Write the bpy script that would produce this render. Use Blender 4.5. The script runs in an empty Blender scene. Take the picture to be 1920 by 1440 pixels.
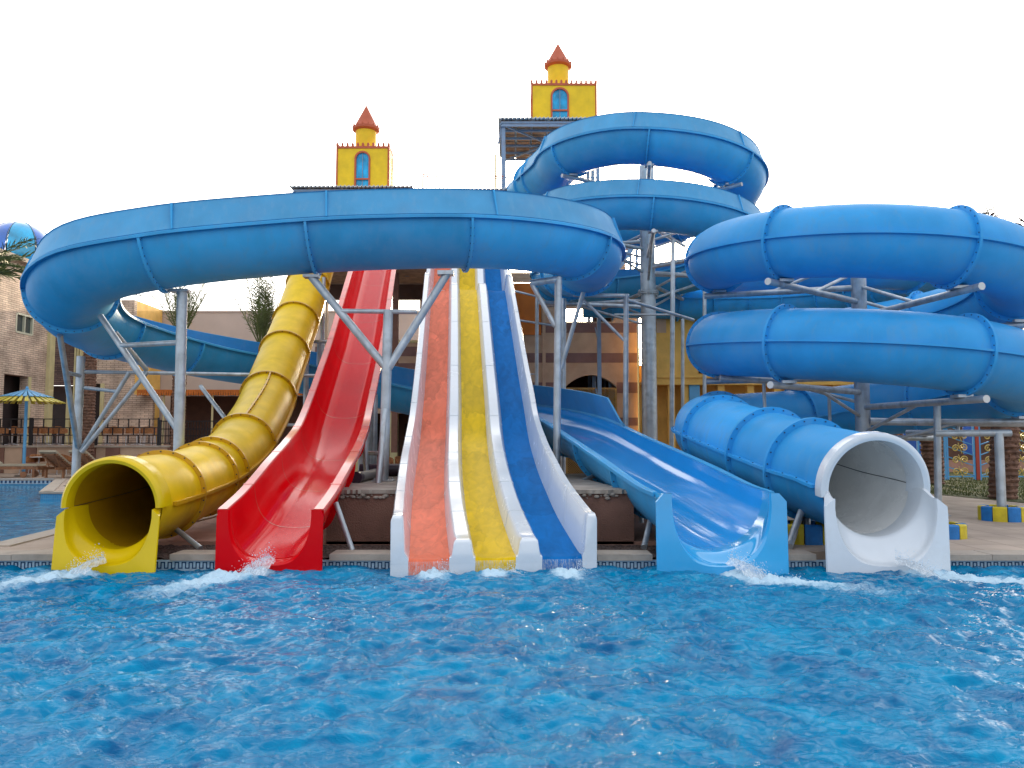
import bpy, math, random
import numpy as np
from mathutils import Vector, Matrix
random.seed(7); np.random.seed(7)
R = math.radians; PI = math.pi
sc = bpy.context.scene
COL = sc.collection
# ------------------------------------------------------------------ camera
F = 1500.0; HOR = 827.0; CH = 1.6
PITCH = math.atan((HOR-720)/F)
cam = bpy.data.cameras.new('camera'); cam_o = bpy.data.objects.new('camera', cam); COL.objects.link(cam_o)
cam.sensor_width = 36; cam.lens = 36*F/1920; cam.clip_end = 3000; cam.clip_start = 0.05
cam_o.location = (0, 0, CH); cam_o.rotation_euler = (PI/2+PITCH, 0, 0)
sc.camera = cam_o
# ------------------------------------------------------------------ sky, sun, exposure
SUN_AZ = R(6.5); SUN_EL = R(9.5)
w = bpy.data.worlds.new("World"); sc.world = w; w.use_nodes = True
nt = w.node_tree; nt.nodes.clear()
wo = nt.nodes.new('ShaderNodeOutputWorld'); bg = nt.nodes.new('ShaderNodeBackground')
sky = nt.nodes.new('ShaderNodeTexSky'); sky.sky_type = 'NISHITA'; sky.sun_disc = False
sky.sun_elevation = SUN_EL; sky.sun_rotation = SUN_AZ; sky.dust_density = 3.0; sky.air_density = 1.0
hz = nt.nodes.new('ShaderNodeMixRGB'); hz.blend_type = 'MIX'; hz.inputs[0].default_value = 0.80
hz.inputs[2].default_value = (7.6, 7.8, 8.3, 1)          # thin bright overcast veil over the clear sky
nt.links.new(sky.outputs[0], hz.inputs[1])
# bright aureole of the veiled sun
gm = nt.nodes.new('ShaderNodeTexCoord'); vm = nt.nodes.new('ShaderNodeVectorMath'); vm.operation = 'DOT_PRODUCT'
vm.inputs[1].default_value = (math.sin(SUN_AZ)*math.cos(SUN_EL), math.cos(SUN_AZ)*math.cos(SUN_EL), math.sin(SUN_EL)); nt.links.new(gm.outputs['Generated'], vm.inputs[0])
mxz = nt.nodes.new('ShaderNodeMath'); mxz.operation = 'MAXIMUM'; mxz.inputs[1].default_value = 0; nt.links.new(vm.outputs['Value'], mxz.inputs[0])
last = hz.outputs[0]
for pw, amp_ in ((5, (22, 21, 19.5, 1)), (90, (330, 270, 190, 1))):
    p1 = nt.nodes.new('ShaderNodeMath'); p1.operation = 'POWER'; p1.inputs[1].default_value = pw; nt.links.new(mxz.outputs[0], p1.inputs[0])
    mg = nt.nodes.new('ShaderNodeMixRGB'); mg.blend_type = 'MULTIPLY'; mg.inputs[0].default_value = 1; mg.inputs[1].default_value = amp_; nt.links.new(p1.outputs[0], mg.inputs[2])
    ag = nt.nodes.new('ShaderNodeMixRGB'); ag.blend_type = 'ADD'; ag.inputs[0].default_value = 1; nt.links.new(last, ag.inputs[1]); nt.links.new(mg.outputs[0], ag.inputs[2]); last = ag.outputs[0]
nt.links.new(last, bg.inputs[0])
bg.inputs[1].default_value = 0.1; nt.links.new(bg.outputs[0], wo.inputs[0])
sun = bpy.data.lights.new('sun', 'SUN'); sun.energy = 3.0; sun.angle = R(0.6); sun.color = (1.0, 0.80, 0.55)
sun_o = bpy.data.objects.new('sun', sun); COL.objects.link(sun_o)
sd = Vector((math.sin(SUN_AZ)*math.cos(SUN_EL), math.cos(SUN_AZ)*math.cos(SUN_EL), math.sin(SUN_EL)))
sun_o.rotation_euler = sd.to_track_quat('Z', 'Y').to_euler()
sc.view_settings.view_transform = 'Standard'; sc.view_settings.look = 'None'
sc.view_settings.exposure = 0.85; sc.view_settings.gamma = 1.0
sc.view_settings.use_curve_mapping = False
# ------------------------------------------------------------------ materials
def mat(name, col, rough=0.5, metal=0.0, var=0.0, vscale=3.0, bump=0.0, bscale=40.0, coat=0.0, dirt=None, dscale=1.5, damt=0.5, spec=0.5, ior=1.5, detail=4, tone=False, streak=None):
    m = bpy.data.materials.new(name); m.use_nodes = True
    n = m.node_tree.nodes; L = m.node_tree.links; b = n['Principled BSDF']
    b.inputs['Roughness'].default_value = rough; b.inputs['Metallic'].default_value = metal
    b.inputs['Coat Weight'].default_value = coat; b.inputs['Coat Roughness'].default_value = 0.08
    b.inputs['Specular IOR Level'].default_value = spec; b.inputs['IOR'].default_value = ior
    c = (*col, 1); b.inputs['Base Color'].default_value = c
    tc = n.new('ShaderNodeTexCoord')
    src = None
    if var > 0:
        t = n.new('ShaderNodeTexNoise'); t.inputs['Scale'].default_value = vscale; t.inputs['Detail'].default_value = detail
        L.new(tc.outputs['Object'], t.inputs['Vector'])
        r = n.new('ShaderNodeMapRange'); r.inputs[1].default_value = 0.3; r.inputs[2].default_value = 0.7
        r.inputs[3].default_value = 1-var; r.inputs[4].default_value = 1+var
        L.new(t.outputs['Fac'], r.inputs[0])
        mx = n.new('ShaderNodeMixRGB'); mx.blend_type = 'MULTIPLY'; mx.inputs[0].default_value = 1; mx.inputs[1].default_value = c
        L.new(r.outputs[0], mx.inputs[2]); src = mx.outputs[0]; L.new(src, b.inputs['Base Color'])
    if tone:
        ta = n.new('ShaderNodeAttribute'); ta.attribute_name = 'tone'; t1_ = n.new('ShaderNodeMath'); t1_.operation = 'ADD'; t1_.inputs[1].default_value = 1; L.new(ta.outputs['Fac'], t1_.inputs[0])
        mx = n.new('ShaderNodeMixRGB'); mx.blend_type = 'MULTIPLY'; mx.inputs[0].default_value = 1; L.new(src, mx.inputs[1]); L.new(t1_.outputs[0], mx.inputs[2]); src = mx.outputs[0]; L.new(src, b.inputs['Base Color'])
    if dirt is not None:
        t = n.new('ShaderNodeTexNoise'); t.inputs['Scale'].default_value = dscale; t.inputs['Detail'].default_value = 8; t.inputs['Roughness'].default_value = 0.65
        L.new(tc.outputs['Object'], t.inputs['Vector'])
        r = n.new('ShaderNodeMapRange'); r.inputs[1].default_value = 0.5; r.inputs[2].default_value = 0.75; r.inputs[3].default_value = 0; r.inputs[4].default_value = damt
        L.new(t.outputs['Fac'], r.inputs[0])
        mx = n.new('ShaderNodeMixRGB'); L.new(r.outputs[0], mx.inputs[0]); mx.inputs[2].default_value = (*dirt, 1)
        if src: L.new(src, mx.inputs[1])
        else: mx.inputs[1].default_value = c
        src = mx.outputs[0]; L.new(src, b.inputs['Base Color'])
        rr = n.new('ShaderNodeMath'); rr.operation = 'MULTIPLY_ADD'; L.new(r.outputs[0], rr.inputs[0]); rr.inputs[1].default_value = 0.5; rr.inputs[2].default_value = rough
        L.new(rr.outputs[0], b.inputs['Roughness'])
    if streak:
        mp = n.new('ShaderNodeMapping'); mp.inputs['Scale'].default_value = (5.5, 5.5, .45); L.new(tc.outputs['Object'], mp.inputs[0])
        t = n.new('ShaderNodeTexNoise'); t.inputs['Scale'].default_value = 1.6; t.inputs['Detail'].default_value = 6; t.inputs['Roughness'].default_value = .6; L.new(mp.outputs[0], t.inputs['Vector'])
        r = n.new('ShaderNodeMapRange'); r.inputs[1].default_value = 0.52; r.inputs[2].default_value = 0.72; r.inputs[4].default_value = .45; L.new(t.outputs['Fac'], r.inputs[0])
        mx = n.new('ShaderNodeMixRGB'); L.new(r.outputs[0], mx.inputs[0]); L.new(src, mx.inputs[1]); mx.inputs[2].default_value = (*streak, 1); src = mx.outputs[0]; L.new(src, b.inputs['Base Color'])
    if bump > 0:
        t = n.new('ShaderNodeTexNoise'); t.inputs['Scale'].default_value = bscale; t.inputs['Detail'].default_value = 4
        L.new(tc.outputs['Object'], t.inputs['Vector'])
        bp = n.new('ShaderNodeBump'); bp.inputs['Strength'].default_value = bump; bp.inputs['Distance'].default_value = 0.02
        L.new(t.outputs['Fac'], bp.inputs['Height']); L.new(bp.outputs[0], b.inputs['Normal'])
    return m
def brickmat(name, c1, c2, cm, sx, sy, rough=0.85, plane='XZ', var=0.3, bump=0.4, mortar=0.015, bw=0.5, rh=0.25, off=0.5):
    m = bpy.data.materials.new(name); m.use_nodes = True
    n = m.node_tree.nodes; L = m.node_tree.links; b = n['Principled BSDF']; b.inputs['Roughness'].default_value = rough
    tc = n.new('ShaderNodeTexCoord'); sp = n.new('ShaderNodeSeparateXYZ'); cb = n.new('ShaderNodeCombineXYZ')
    L.new(tc.outputs['Object'], sp.inputs[0])
    if plane == 'XYZ':      # both wall directions: x+y across
        ad = n.new('ShaderNodeMath'); L.new(sp.outputs[0], ad.inputs[0]); L.new(sp.outputs[1], ad.inputs[1]); L.new(ad.outputs[0], cb.inputs[0]); L.new(sp.outputs[2], cb.inputs[1])
    elif plane == 'XY': L.new(sp.outputs[0], cb.inputs[0]); L.new(sp.outputs[1], cb.inputs[1])
    else: L.new(sp.outputs[0], cb.inputs[0]); L.new(sp.outputs[2], cb.inputs[1])
    bt = n.new('ShaderNodeTexBrick'); L.new(cb.outputs[0], bt.inputs['Vector'])
    bt.inputs['Color1'].default_value = (*c1, 1); bt.inputs['Color2'].default_value = (*c2, 1); bt.inputs['Mortar'].default_value = (*cm, 1)
    bt.inputs['Scale'].default_value = 1.0; bt.inputs['Brick Width'].default_value = bw; bt.inputs['Row Height'].default_value = rh
    bt.inputs['Mortar Size'].default_value = mortar; bt.inputs['Bias'].default_value = 0; bt.offset = off
    t = n.new('ShaderNodeTexNoise'); t.inputs['Scale'].default_value = 1.2; t.inputs['Detail'].default_value = 7; L.new(tc.outputs['Object'], t.inputs['Vector'])
    r = n.new('ShaderNodeMapRange'); r.inputs[1].default_value = 0.3; r.inputs[2].default_value = 0.7; r.inputs[3].default_value = 1-var; r.inputs[4].default_value = 1+var
    L.new(t.outputs['Fac'], r.inputs[0])
    mx = n.new('ShaderNodeMixRGB'); mx.blend_type = 'MULTIPLY'; mx.inputs[0].default_value = 1
    L.new(bt.outputs['Color'], mx.inputs[1]); L.new(r.outputs[0], mx.inputs[2]); L.new(mx.outputs[0], b.inputs['Base Color'])
    bp = n.new('ShaderNodeBump'); bp.inputs['Strength'].default_value = bump; bp.inputs['Distance'].default_value = 0.02; bp.invert = True
    L.new(bt.outputs['Fac'], bp.inputs['Height']); L.new(bp.outputs[0], b.inputs['Normal'])
    return m
M = {}
M['blue'] = mat('blue fibreglass shell', (0.046, 0.36, 0.70), 0.45, tone=True, streak=(0.10, 0.31, 0.55), spec=.22, var=0.10, vscale=2.2, bump=0.10, bscale=70, dirt=(0.13, 0.28, 0.47), dscale=1.1, damt=0.55)
M['blue_tube'] = mat('blue fibreglass tube', (0.036, 0.345, 0.74), 0.45, tone=True, streak=(0.10, 0.31, 0.55), spec=.22, var=0.10, vscale=2.0, bump=0.10, bscale=70, dirt=(0.12, 0.29, 0.5), dscale=1.0, damt=0.6)
M['blue_shield'] = mat('pale blue fibreglass', (0.075, 0.335, 0.60), 0.45, tone=True, streak=(0.15, 0.36, 0.56), spec=.22, var=0.08, vscale=2.0, bump=0.08, bscale=70, dirt=(0.16, 0.31, 0.5), dscale=1.3, damt=0.5)
M['blue_in'] = mat('glossy blue gelcoat', (0.022, 0.33, 0.76), 0.08, var=0.06, vscale=1.5, bump=0.03, bscale=12, coat=0.4)
M['blue_lane'] = mat('blue wet lane', (0.008, 0.155, 0.50), 0.22, var=0.25, vscale=4, bump=0.6, bscale=6, spec=.3)
M['yel_lane'] = mat('yellow wet lane', (0.66, 0.44, 0.012), 0.25, var=0.20, vscale=4, bump=0.6, bscale=6, spec=.3)
M['coral'] = mat('coral wet lane', (0.76, 0.165, 0.085), 0.25, var=0.22, vscale=4, bump=0.6, bscale=6, spec=.3)
M['white'] = mat('white gelcoat', (0.70, 0.75, 0.80), 0.16, var=0.05, vscale=2, bump=0.03, bscale=10, coat=0.4, dirt=(0.52, 0.53, 0.52), dscale=2.0, damt=0.5)
M['red'] = mat('red gelcoat', (0.66, 0.002, 0.006), 0.12, var=0.08, vscale=1.6, bump=0.02, bscale=6, spec=.10, coat=.04)
M['red_lip'] = mat('faded red lip', (0.62, 0.075, 0.055), 0.18, var=0.22, vscale=3, coat=0.4)
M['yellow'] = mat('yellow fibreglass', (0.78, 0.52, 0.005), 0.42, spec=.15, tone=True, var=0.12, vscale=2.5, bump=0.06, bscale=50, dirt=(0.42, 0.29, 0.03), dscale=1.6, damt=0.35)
M['yellow_fl'] = mat('amber yellow flange', (0.56, 0.31, 0.008), 0.35, var=0.10, vscale=5)
M['yellow_in'] = mat('yellow gelcoat', (0.74, 0.51, 0.004), 0.22, var=0.07, vscale=2, bump=0.03, bscale=15, spec=.35)
M['yellow_lining'] = mat('yellow pipe lining', (0.46, 0.26, 0.006), 0.25, var=0.07, vscale=2)  # same yellow as the tube, with the shade inside darkened into the colour
M['bolt'] = mat('dark bolt steel', (0.06, 0.06, 0.07), 0.5, 0.6)
M['bolt_b'] = mat('blue grey bolt', (0.02, 0.07, 0.16), 0.5, 0.2)
M['joint'] = mat('pale joint sealant', (0.5, 0.55, 0.58), .4)
M['steel'] = mat('galvanised steel', (0.44, 0.49, 0.53), 0.42, 0.55, streak=(0.27, 0.20, 0.15), var=0.25, vscale=6, bump=0.15, bscale=25, dirt=(0.30, 0.30, 0.29), dscale=3, damt=0.6)
M['steel_blue'] = mat('blue grey painted steel', (0.20, 0.30, 0.44), 0.5, 0.1, var=0.15, vscale=4, dirt=(0.2, 0.17, 0.14), dscale=4, damt=0.5)
M['castle'] = mat('castle yellow paint', (0.80, 0.53, 0.006), 0.6, var=0.10, vscale=3, bump=0.1, bscale=30)
M['castle_red'] = mat('castle terracotta paint', (0.48, 0.10, 0.04), 0.6, var=0.12, vscale=3)
M['glass_b'] = mat('blue window film', (0.0, 0.36, 0.68), 0.08, var=0.5, vscale=2.5)
M['board'] = mat('weathered boards', (0.34, 0.21, 0.13), 0.8, var=0.3, vscale=4, bump=0.2)
M['roof'] = mat('grey corrugated sheet', (0.55, 0.62, 0.66), 0.5, 0.1, var=0.15, vscale=3)
M['conc'] = mat('worn concrete', (0.33, 0.29, 0.25), 0.9, var=0.25, vscale=2.5, bump=0.4, bscale=18, dirt=(0.16, 0.14, 0.12), dscale=2, damt=0.7)
M['coping'] = mat('stone coping', (0.40, 0.34, 0.28), 0.75, var=0.25, vscale=3, bump=0.3, bscale=25, dirt=(0.2, 0.16, 0.12), dscale=3, damt=0.6)
M['render'] = mat('brown wall render', (0.22, 0.115, 0.085), 0.95, var=0.15, vscale=2.5, bump=0.7, bscale=45, dirt=(0.12, 0.08, 0.07), dscale=1.5, damt=0.6)
M['gravel'] = mat('dark gravel', (0.10, 0.07, 0.06), 0.95, var=0.7, vscale=35, bump=1.0, bscale=30, detail=2)
M['tan'] = mat('tan painted masonry', (0.52, 0.37, 0.265), 0.9, var=0.12, vscale=1.5, bump=0.3, bscale=25, dirt=(0.28, 0.16, 0.11), dscale=.8, damt=0.5)
M['plum'] = mat('plum painted band', (0.21, 0.125, 0.12), 0.9, var=0.15, vscale=2, bump=0.3, bscale=25)
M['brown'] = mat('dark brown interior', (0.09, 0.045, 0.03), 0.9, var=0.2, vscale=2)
M['orange'] = mat('orange painted wall', (0.52, 0.15, 0.025), 0.85, var=0.15, vscale=2)
M['ochre'] = mat('ochre yellow masonry', (0.78, 0.47, 0.12), 0.85, var=0.14, vscale=1.6, bump=0.3, bscale=20, dirt=(0.42, 0.22, 0.05), dscale=1.2, damt=0.5)
M['beige'] = mat('beige plain render', (0.54, 0.44, 0.38), 0.9, var=0.08, vscale=0.7, bump=0.2, bscale=15)
M['pale'] = mat('pale yellow plaster', (0.58, 0.52, 0.28), 0.85, var=0.12, vscale=2)
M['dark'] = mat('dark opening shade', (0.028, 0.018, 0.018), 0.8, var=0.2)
M['darkglass'] = mat('dark window glass', (0.05, 0.07, 0.07), 0.06, spec=0.8)
M['cream'] = mat('cream window frame', (0.55, 0.55, 0.42), 0.5)
M['iron'] = mat('black iron', (0.018, 0.016, 0.018), 0.5, 0.3)
M['wood'] = mat('oiled wood', (0.24, 0.105, 0.045), 0.55, var=0.3, vscale=6, bump=0.2, bscale=20)
M['cushion'] = mat('sand cushion', (0.38, 0.33, 0.24), 0.9, var=0.1, bump=0.2)
M['cane'] = mat('orange cane weave', (0.36, 0.145, 0.05), 0.7, var=0.3, vscale=15, bump=0.4, bscale=60)
M['alu'] = mat('aluminium tube', (0.55, 0.55, 0.56), 0.35, 0.8)
M['table'] = mat('white table top', (0.66, 0.62, 0.58), 0.35)
M['para_b'] = mat('pale blue slat', (0.10, 0.34, 0.60), 0.5, var=0.15, vscale=3)
M['para_y'] = mat('yellow slat', (0.52, 0.42, 0.03), 0.5, var=0.2, vscale=3)
M['bark'] = mat('palm bark', (0.17, 0.09, 0.06), 0.95, var=0.45, vscale=9, bump=1.0, bscale=14)
M['leaf'] = mat('palm leaf', (0.10, 0.125, 0.03), 0.6, var=0.4, vscale=2)
M['leaf_dry'] = mat('dry palm leaf', (0.20, 0.12, 0.05), 0.7, var=0.3)
M['leaf_red'] = mat('reddish brown twig', (0.10, 0.03, 0.02), 0.7, var=0.3)
M['fence_b'] = mat('sky blue iron', (0.07, 0.32, 0.62), 0.45)
M['fence_d'] = mat('royal blue panel', (0.01, 0.08, 0.38), 0.4, var=0.1)
M['scroll'] = mat('gold scroll iron', (0.58, 0.42, 0.10), 0.4, 0.1)
M['redpost'] = mat('red post paint', (0.38, 0.04, 0.02), 0.5)
M['kerb_b'] = mat('blue kerb block', (0.01, 0.16, 0.46), 0.6, var=0.25, vscale=6, bump=0.2)
M['kerb_y'] = mat('yellow kerb block', (0.56, 0.44, 0.015), 0.6, var=0.2, vscale=6, bump=0.2)
M['pvc'] = mat('dark purple pipe', (0.035, 0.022, 0.04), 0.4)
M['greypipe'] = mat('grey pipe', (0.23, 0.22, 0.21), 0.6, var=0.2)
M['brass'] = mat('gilded lattice', (0.34, 0.20, 0.06), 0.5, 0.3, var=0.2)
M['tile_w'] = mat('pale frieze tile', (0.38, 0.52, 0.62), 0.25, var=0.15, vscale=14)
M['tile_d'] = mat('navy frieze tile', (0.01, 0.045, 0.12), 0.25)
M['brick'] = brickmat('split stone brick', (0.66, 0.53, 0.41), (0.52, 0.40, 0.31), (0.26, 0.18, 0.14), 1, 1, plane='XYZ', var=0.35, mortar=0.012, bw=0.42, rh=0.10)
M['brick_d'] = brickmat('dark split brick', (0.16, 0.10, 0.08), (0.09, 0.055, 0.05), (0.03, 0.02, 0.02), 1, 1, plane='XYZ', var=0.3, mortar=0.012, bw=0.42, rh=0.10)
M['pooltile'] = brickmat('blue pool tile', (0.02, 0.22, 0.46), (0.03, 0.28, 0.54), (0.10, 0.32, 0.5), 1, 1, rough=0.2, plane='XYZ', var=0.12, mortar=0.006, bw=0.06, rh=0.06, off=0)
M['paving'] = brickmat('stone paving', (0.42, 0.33, 0.26), (0.36, 0.28, 0.22), (0.22, 0.17, 0.14), 1, 1, plane='XY', var=0.22, mortar=0.008, bw=0.6, rh=0.6, off=0)
M['terrace'] = mat('terracotta paving', (0.36, 0.20, 0.15), 0.8, var=0.18, vscale=2, bump=0.2)
M['grass'] = mat('lawn soil', (0.06, 0.07, 0.015), 0.95, var=0.5, vscale=9, bump=0.8, bscale=40)
M['blade'] = mat('grass blade', (0.085, 0.105, 0.018), 0.8, var=0.4, vscale=3)
M['earth'] = mat('sandy ground', (0.34, 0.27, 0.20), 0.95, var=0.2, vscale=0.5)

# translucent blue dome glass
M['dome'] = mat('blue dome glass', (0.004, 0.40, 0.72), 0.10, coat=1.0, var=0.35, vscale=1.5)
M['dome_d'] = mat('deep blue dome glass', (0.002, 0.13, 0.55), 0.10, coat=1.0, var=0.3, vscale=1.5)

def water_material():
    m = bpy.data.materials.new('rippled pool water'); m.use_nodes = True
    n = m.node_tree.nodes; L = m.node_tree.links; b = n['Principled BSDF']
    b.inputs['Specular IOR Level'].default_value = 0.17; b.inputs['Roughness'].default_value = 0.015; b.inputs['IOR'].default_value = 1.33
    tc = n.new('ShaderNodeTexCoord')
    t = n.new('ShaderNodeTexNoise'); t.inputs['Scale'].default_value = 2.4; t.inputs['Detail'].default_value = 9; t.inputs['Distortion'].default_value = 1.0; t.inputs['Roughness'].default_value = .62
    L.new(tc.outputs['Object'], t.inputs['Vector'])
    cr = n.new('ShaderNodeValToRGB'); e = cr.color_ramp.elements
    e[0].position = 0.30; e[0].color = (0.0, 0.090, 0.24, 1); e[1].position = 0.70; e[1].color = (0.0, 0.27, 0.49, 1)  # pale and deep blue patches paint in the light focused by the ripples
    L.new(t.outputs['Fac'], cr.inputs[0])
    at = n.new('ShaderNodeAttribute'); at.attribute_name = 'foam'
    t2 = n.new('ShaderNodeTexNoise'); t2.inputs['Scale'].default_value = 13; t2.inputs['Detail'].default_value = 9; t2.inputs['Roughness'].default_value = 0.75; t2.inputs['Distortion'].default_value = .6
    L.new(tc.outputs['Object'], t2.inputs['Vector'])
    ad = n.new('ShaderNodeMath'); ad.operation = 'ADD'; L.new(t2.outputs['Fac'], ad.inputs[0]); L.new(at.outputs['Fac'], ad.inputs[1])
    mr = n.new('ShaderNodeMapRange'); mr.inputs[1].default_value = 0.90; mr.inputs[2].default_value = 1.38; L.new(ad.outputs[0], mr.inputs[0])
    mx = n.new('ShaderNodeMixRGB'); L.new(mr.outputs[0], mx.inputs[0]); L.new(cr.outputs[0], mx.inputs[1]); mx.inputs[2].default_value = (0.50, 0.68, 0.80, 1)
    L.new(mx.outputs[0], b.inputs['Base Color'])
    ra = n.new('ShaderNodeMath'); ra.operation = 'MULTIPLY_ADD'; L.new(mr.outputs[0], ra.inputs[0]); ra.inputs[1].default_value = 0.6; ra.inputs[2].default_value = 0.025
    L.new(ra.outputs[0], b.inputs['Roughness'])
    t3 = n.new('ShaderNodeTexNoise'); t3.inputs['Scale'].default_value = 20; t3.inputs['Detail'].default_value = 3; t3.inputs['Distortion'].default_value = 0.8
    mp = n.new('ShaderNodeMapping'); mp.inputs['Scale'].default_value = (1, 1.6, 1); L.new(tc.outputs['Object'], mp.inputs[0]); L.new(mp.outputs[0], t3.inputs['Vector'])
    bp = n.new('ShaderNodeBump'); bp.inputs['Strength'].default_value = 0.8; bp.inputs['Distance'].default_value = 0.007
    L.new(t3.outputs['Fac'], bp.inputs['Height']); L.new(bp.outputs[0], b.inputs['Normal'])
    return m
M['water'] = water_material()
def lane_material(name, col, rough=.3):
    m = bpy.data.materials.new(name); m.use_nodes = True
    n = m.node_tree.nodes; L = m.node_tree.links; b = n['Principled BSDF']; b.inputs['Roughness'].default_value = rough; b.inputs['Specular IOR Level'].default_value = 0.03
    tc = n.new('ShaderNodeTexCoord'); mp = n.new('ShaderNodeMapping'); mp.inputs['Scale'].default_value = (1.7, .62, .62); L.new(tc.outputs['Object'], mp.inputs[0])
    nz = n.new('ShaderNodeTexNoise'); nz.inputs['Scale'].default_value = 1.6; nz.inputs['Detail'].default_value = 5; L.new(mp.outputs[0], nz.inputs['Vector'])
    mv = n.new('ShaderNodeMixRGB'); mv.inputs[0].default_value = .62; L.new(mp.outputs[0], mv.inputs[1]); L.new(nz.outputs['Color'], mv.inputs[2])
    vo = n.new('ShaderNodeTexVoronoi'); vo.inputs['Scale'].default_value = 2.3; L.new(mv.outputs[0], vo.inputs['Vector'])
    ve = n.new('ShaderNodeTexVoronoi'); ve.feature = 'DISTANCE_TO_EDGE'; ve.inputs['Scale'].default_value = 2.3; L.new(mv.outputs[0], ve.inputs['Vector'])
    r1 = n.new('ShaderNodeMapRange'); r1.inputs[1].default_value = 0; r1.inputs[2].default_value = .05; r1.inputs[3].default_value = .90; r1.inputs[4].default_value = 1; L.new(ve.outputs['Distance'], r1.inputs[0])
    sp = n.new('ShaderNodeSeparateColor'); L.new(vo.outputs['Color'], sp.inputs[0])
    r2 = n.new('ShaderNodeMapRange'); r2.inputs[3].default_value = .88; r2.inputs[4].default_value = 1.10; L.new(sp.outputs[0], r2.inputs[0])
    n2 = n.new('ShaderNodeTexNoise'); n2.inputs['Scale'].default_value = 4; n2.inputs['Detail'].default_value = 4; n2.inputs['Distortion'].default_value = .8; L.new(mp.outputs[0], n2.inputs['Vector'])
    r3 = n.new('ShaderNodeMapRange'); r3.inputs[1].default_value = .3; r3.inputs[2].default_value = .7; r3.inputs[3].default_value = .86; r3.inputs[4].default_value = 1.12; L.new(n2.outputs['Fac'], r3.inputs[0])
    m1 = n.new('ShaderNodeMath'); m1.operation = 'MULTIPLY'; L.new(r1.outputs[0], m1.inputs[0]); L.new(r2.outputs[0], m1.inputs[1])
    m2 = n.new('ShaderNodeMath'); m2.operation = 'MULTIPLY'; L.new(m1.outputs[0], m2.inputs[0]); L.new(r3.outputs[0], m2.inputs[1])
    mx = n.new('ShaderNodeMixRGB'); mx.blend_type = 'MULTIPLY'; mx.inputs[0].default_value = 1; mx.inputs[1].default_value = (*col, 1); L.new(m2.outputs[0], mx.inputs[2]); L.new(mx.outputs[0], b.inputs['Base Color'])
    ad = n.new('ShaderNodeMath'); ad.operation = 'MULTIPLY_ADD'; L.new(n2.outputs['Fac'], ad.inputs[0]); ad.inputs[1].default_value = .35; L.new(r1.outputs[0], ad.inputs[2])
    bp = n.new('ShaderNodeBump'); bp.inputs['Strength'].default_value = .35; bp.inputs['Distance'].default_value = .03; L.new(ad.outputs[0], bp.inputs['Height']); L.new(bp.outputs[0], b.inputs['Normal'])
    return m
M['blue_lane'] = lane_material('blue lane under water', (0.004, 0.15, 0.46), .5)
M['yel_lane'] = lane_material('yellow lane under water', (0.70, 0.46, 0.006))
M['coral'] = lane_material('coral lane under water', (0.80, 0.185, 0.10))
def film_material(name, col, dens, scale=(30, 30, 30)):
    m = bpy.data.materials.new(name); m.use_nodes = True
    n = m.node_tree.nodes; L = m.node_tree.links; b = n['Principled BSDF']
    b.inputs['Base Color'].default_value = (*col, 1); b.inputs['Roughness'].default_value = 0.15; b.inputs['IOR'].default_value = 1.33; b.inputs['Specular IOR Level'].default_value = .12 if scale[0] == 46 else .5
    tc = n.new('ShaderNodeTexCoord'); mp = n.new('ShaderNodeMapping'); mp.inputs['Scale'].default_value = scale; L.new(tc.outputs['Object'], mp.inputs[0])
    t = n.new('ShaderNodeTexNoise'); t.inputs['Scale'].default_value = 1; t.inputs['Detail'].default_value = 5; t.inputs['Roughness'].default_value = .7; L.new(mp.outputs[0], t.inputs['Vector'])
    mr = n.new('ShaderNodeMapRange'); mr.inputs[1].default_value = 0.40; mr.inputs[2].default_value = 0.70; mr.inputs[3].default_value = dens[0]; mr.inputs[4].default_value = dens[1]
    L.new(t.outputs['Fac'], mr.inputs[0]); L.new(mr.outputs[0], b.inputs['Alpha'])
    bp = n.new('ShaderNodeBump'); bp.inputs['Strength'].default_value = 0.8; bp.inputs['Distance'].default_value = .02; L.new(t.outputs['Fac'], bp.inputs['Height']); L.new(bp.outputs[0], b.inputs['Normal'])
    return m
M['film'] = film_material('shallow running water', (0.70, 0.03, 0.08), (0.0, 0.32), (46, 24, 46))
M['jet'] = film_material('aerated falling water', (0.80, 0.87, 0.93), (0.25, 0.92), (45, 22, 14))
M['jet_thin'] = film_material('thin falling water', (0.80, 0.87, 0.93), (0.0, 0.55), (90, 40, 8))
M['drop'] = mat('white water spray', (0.62, 0.76, 0.88), 0.15)

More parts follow.
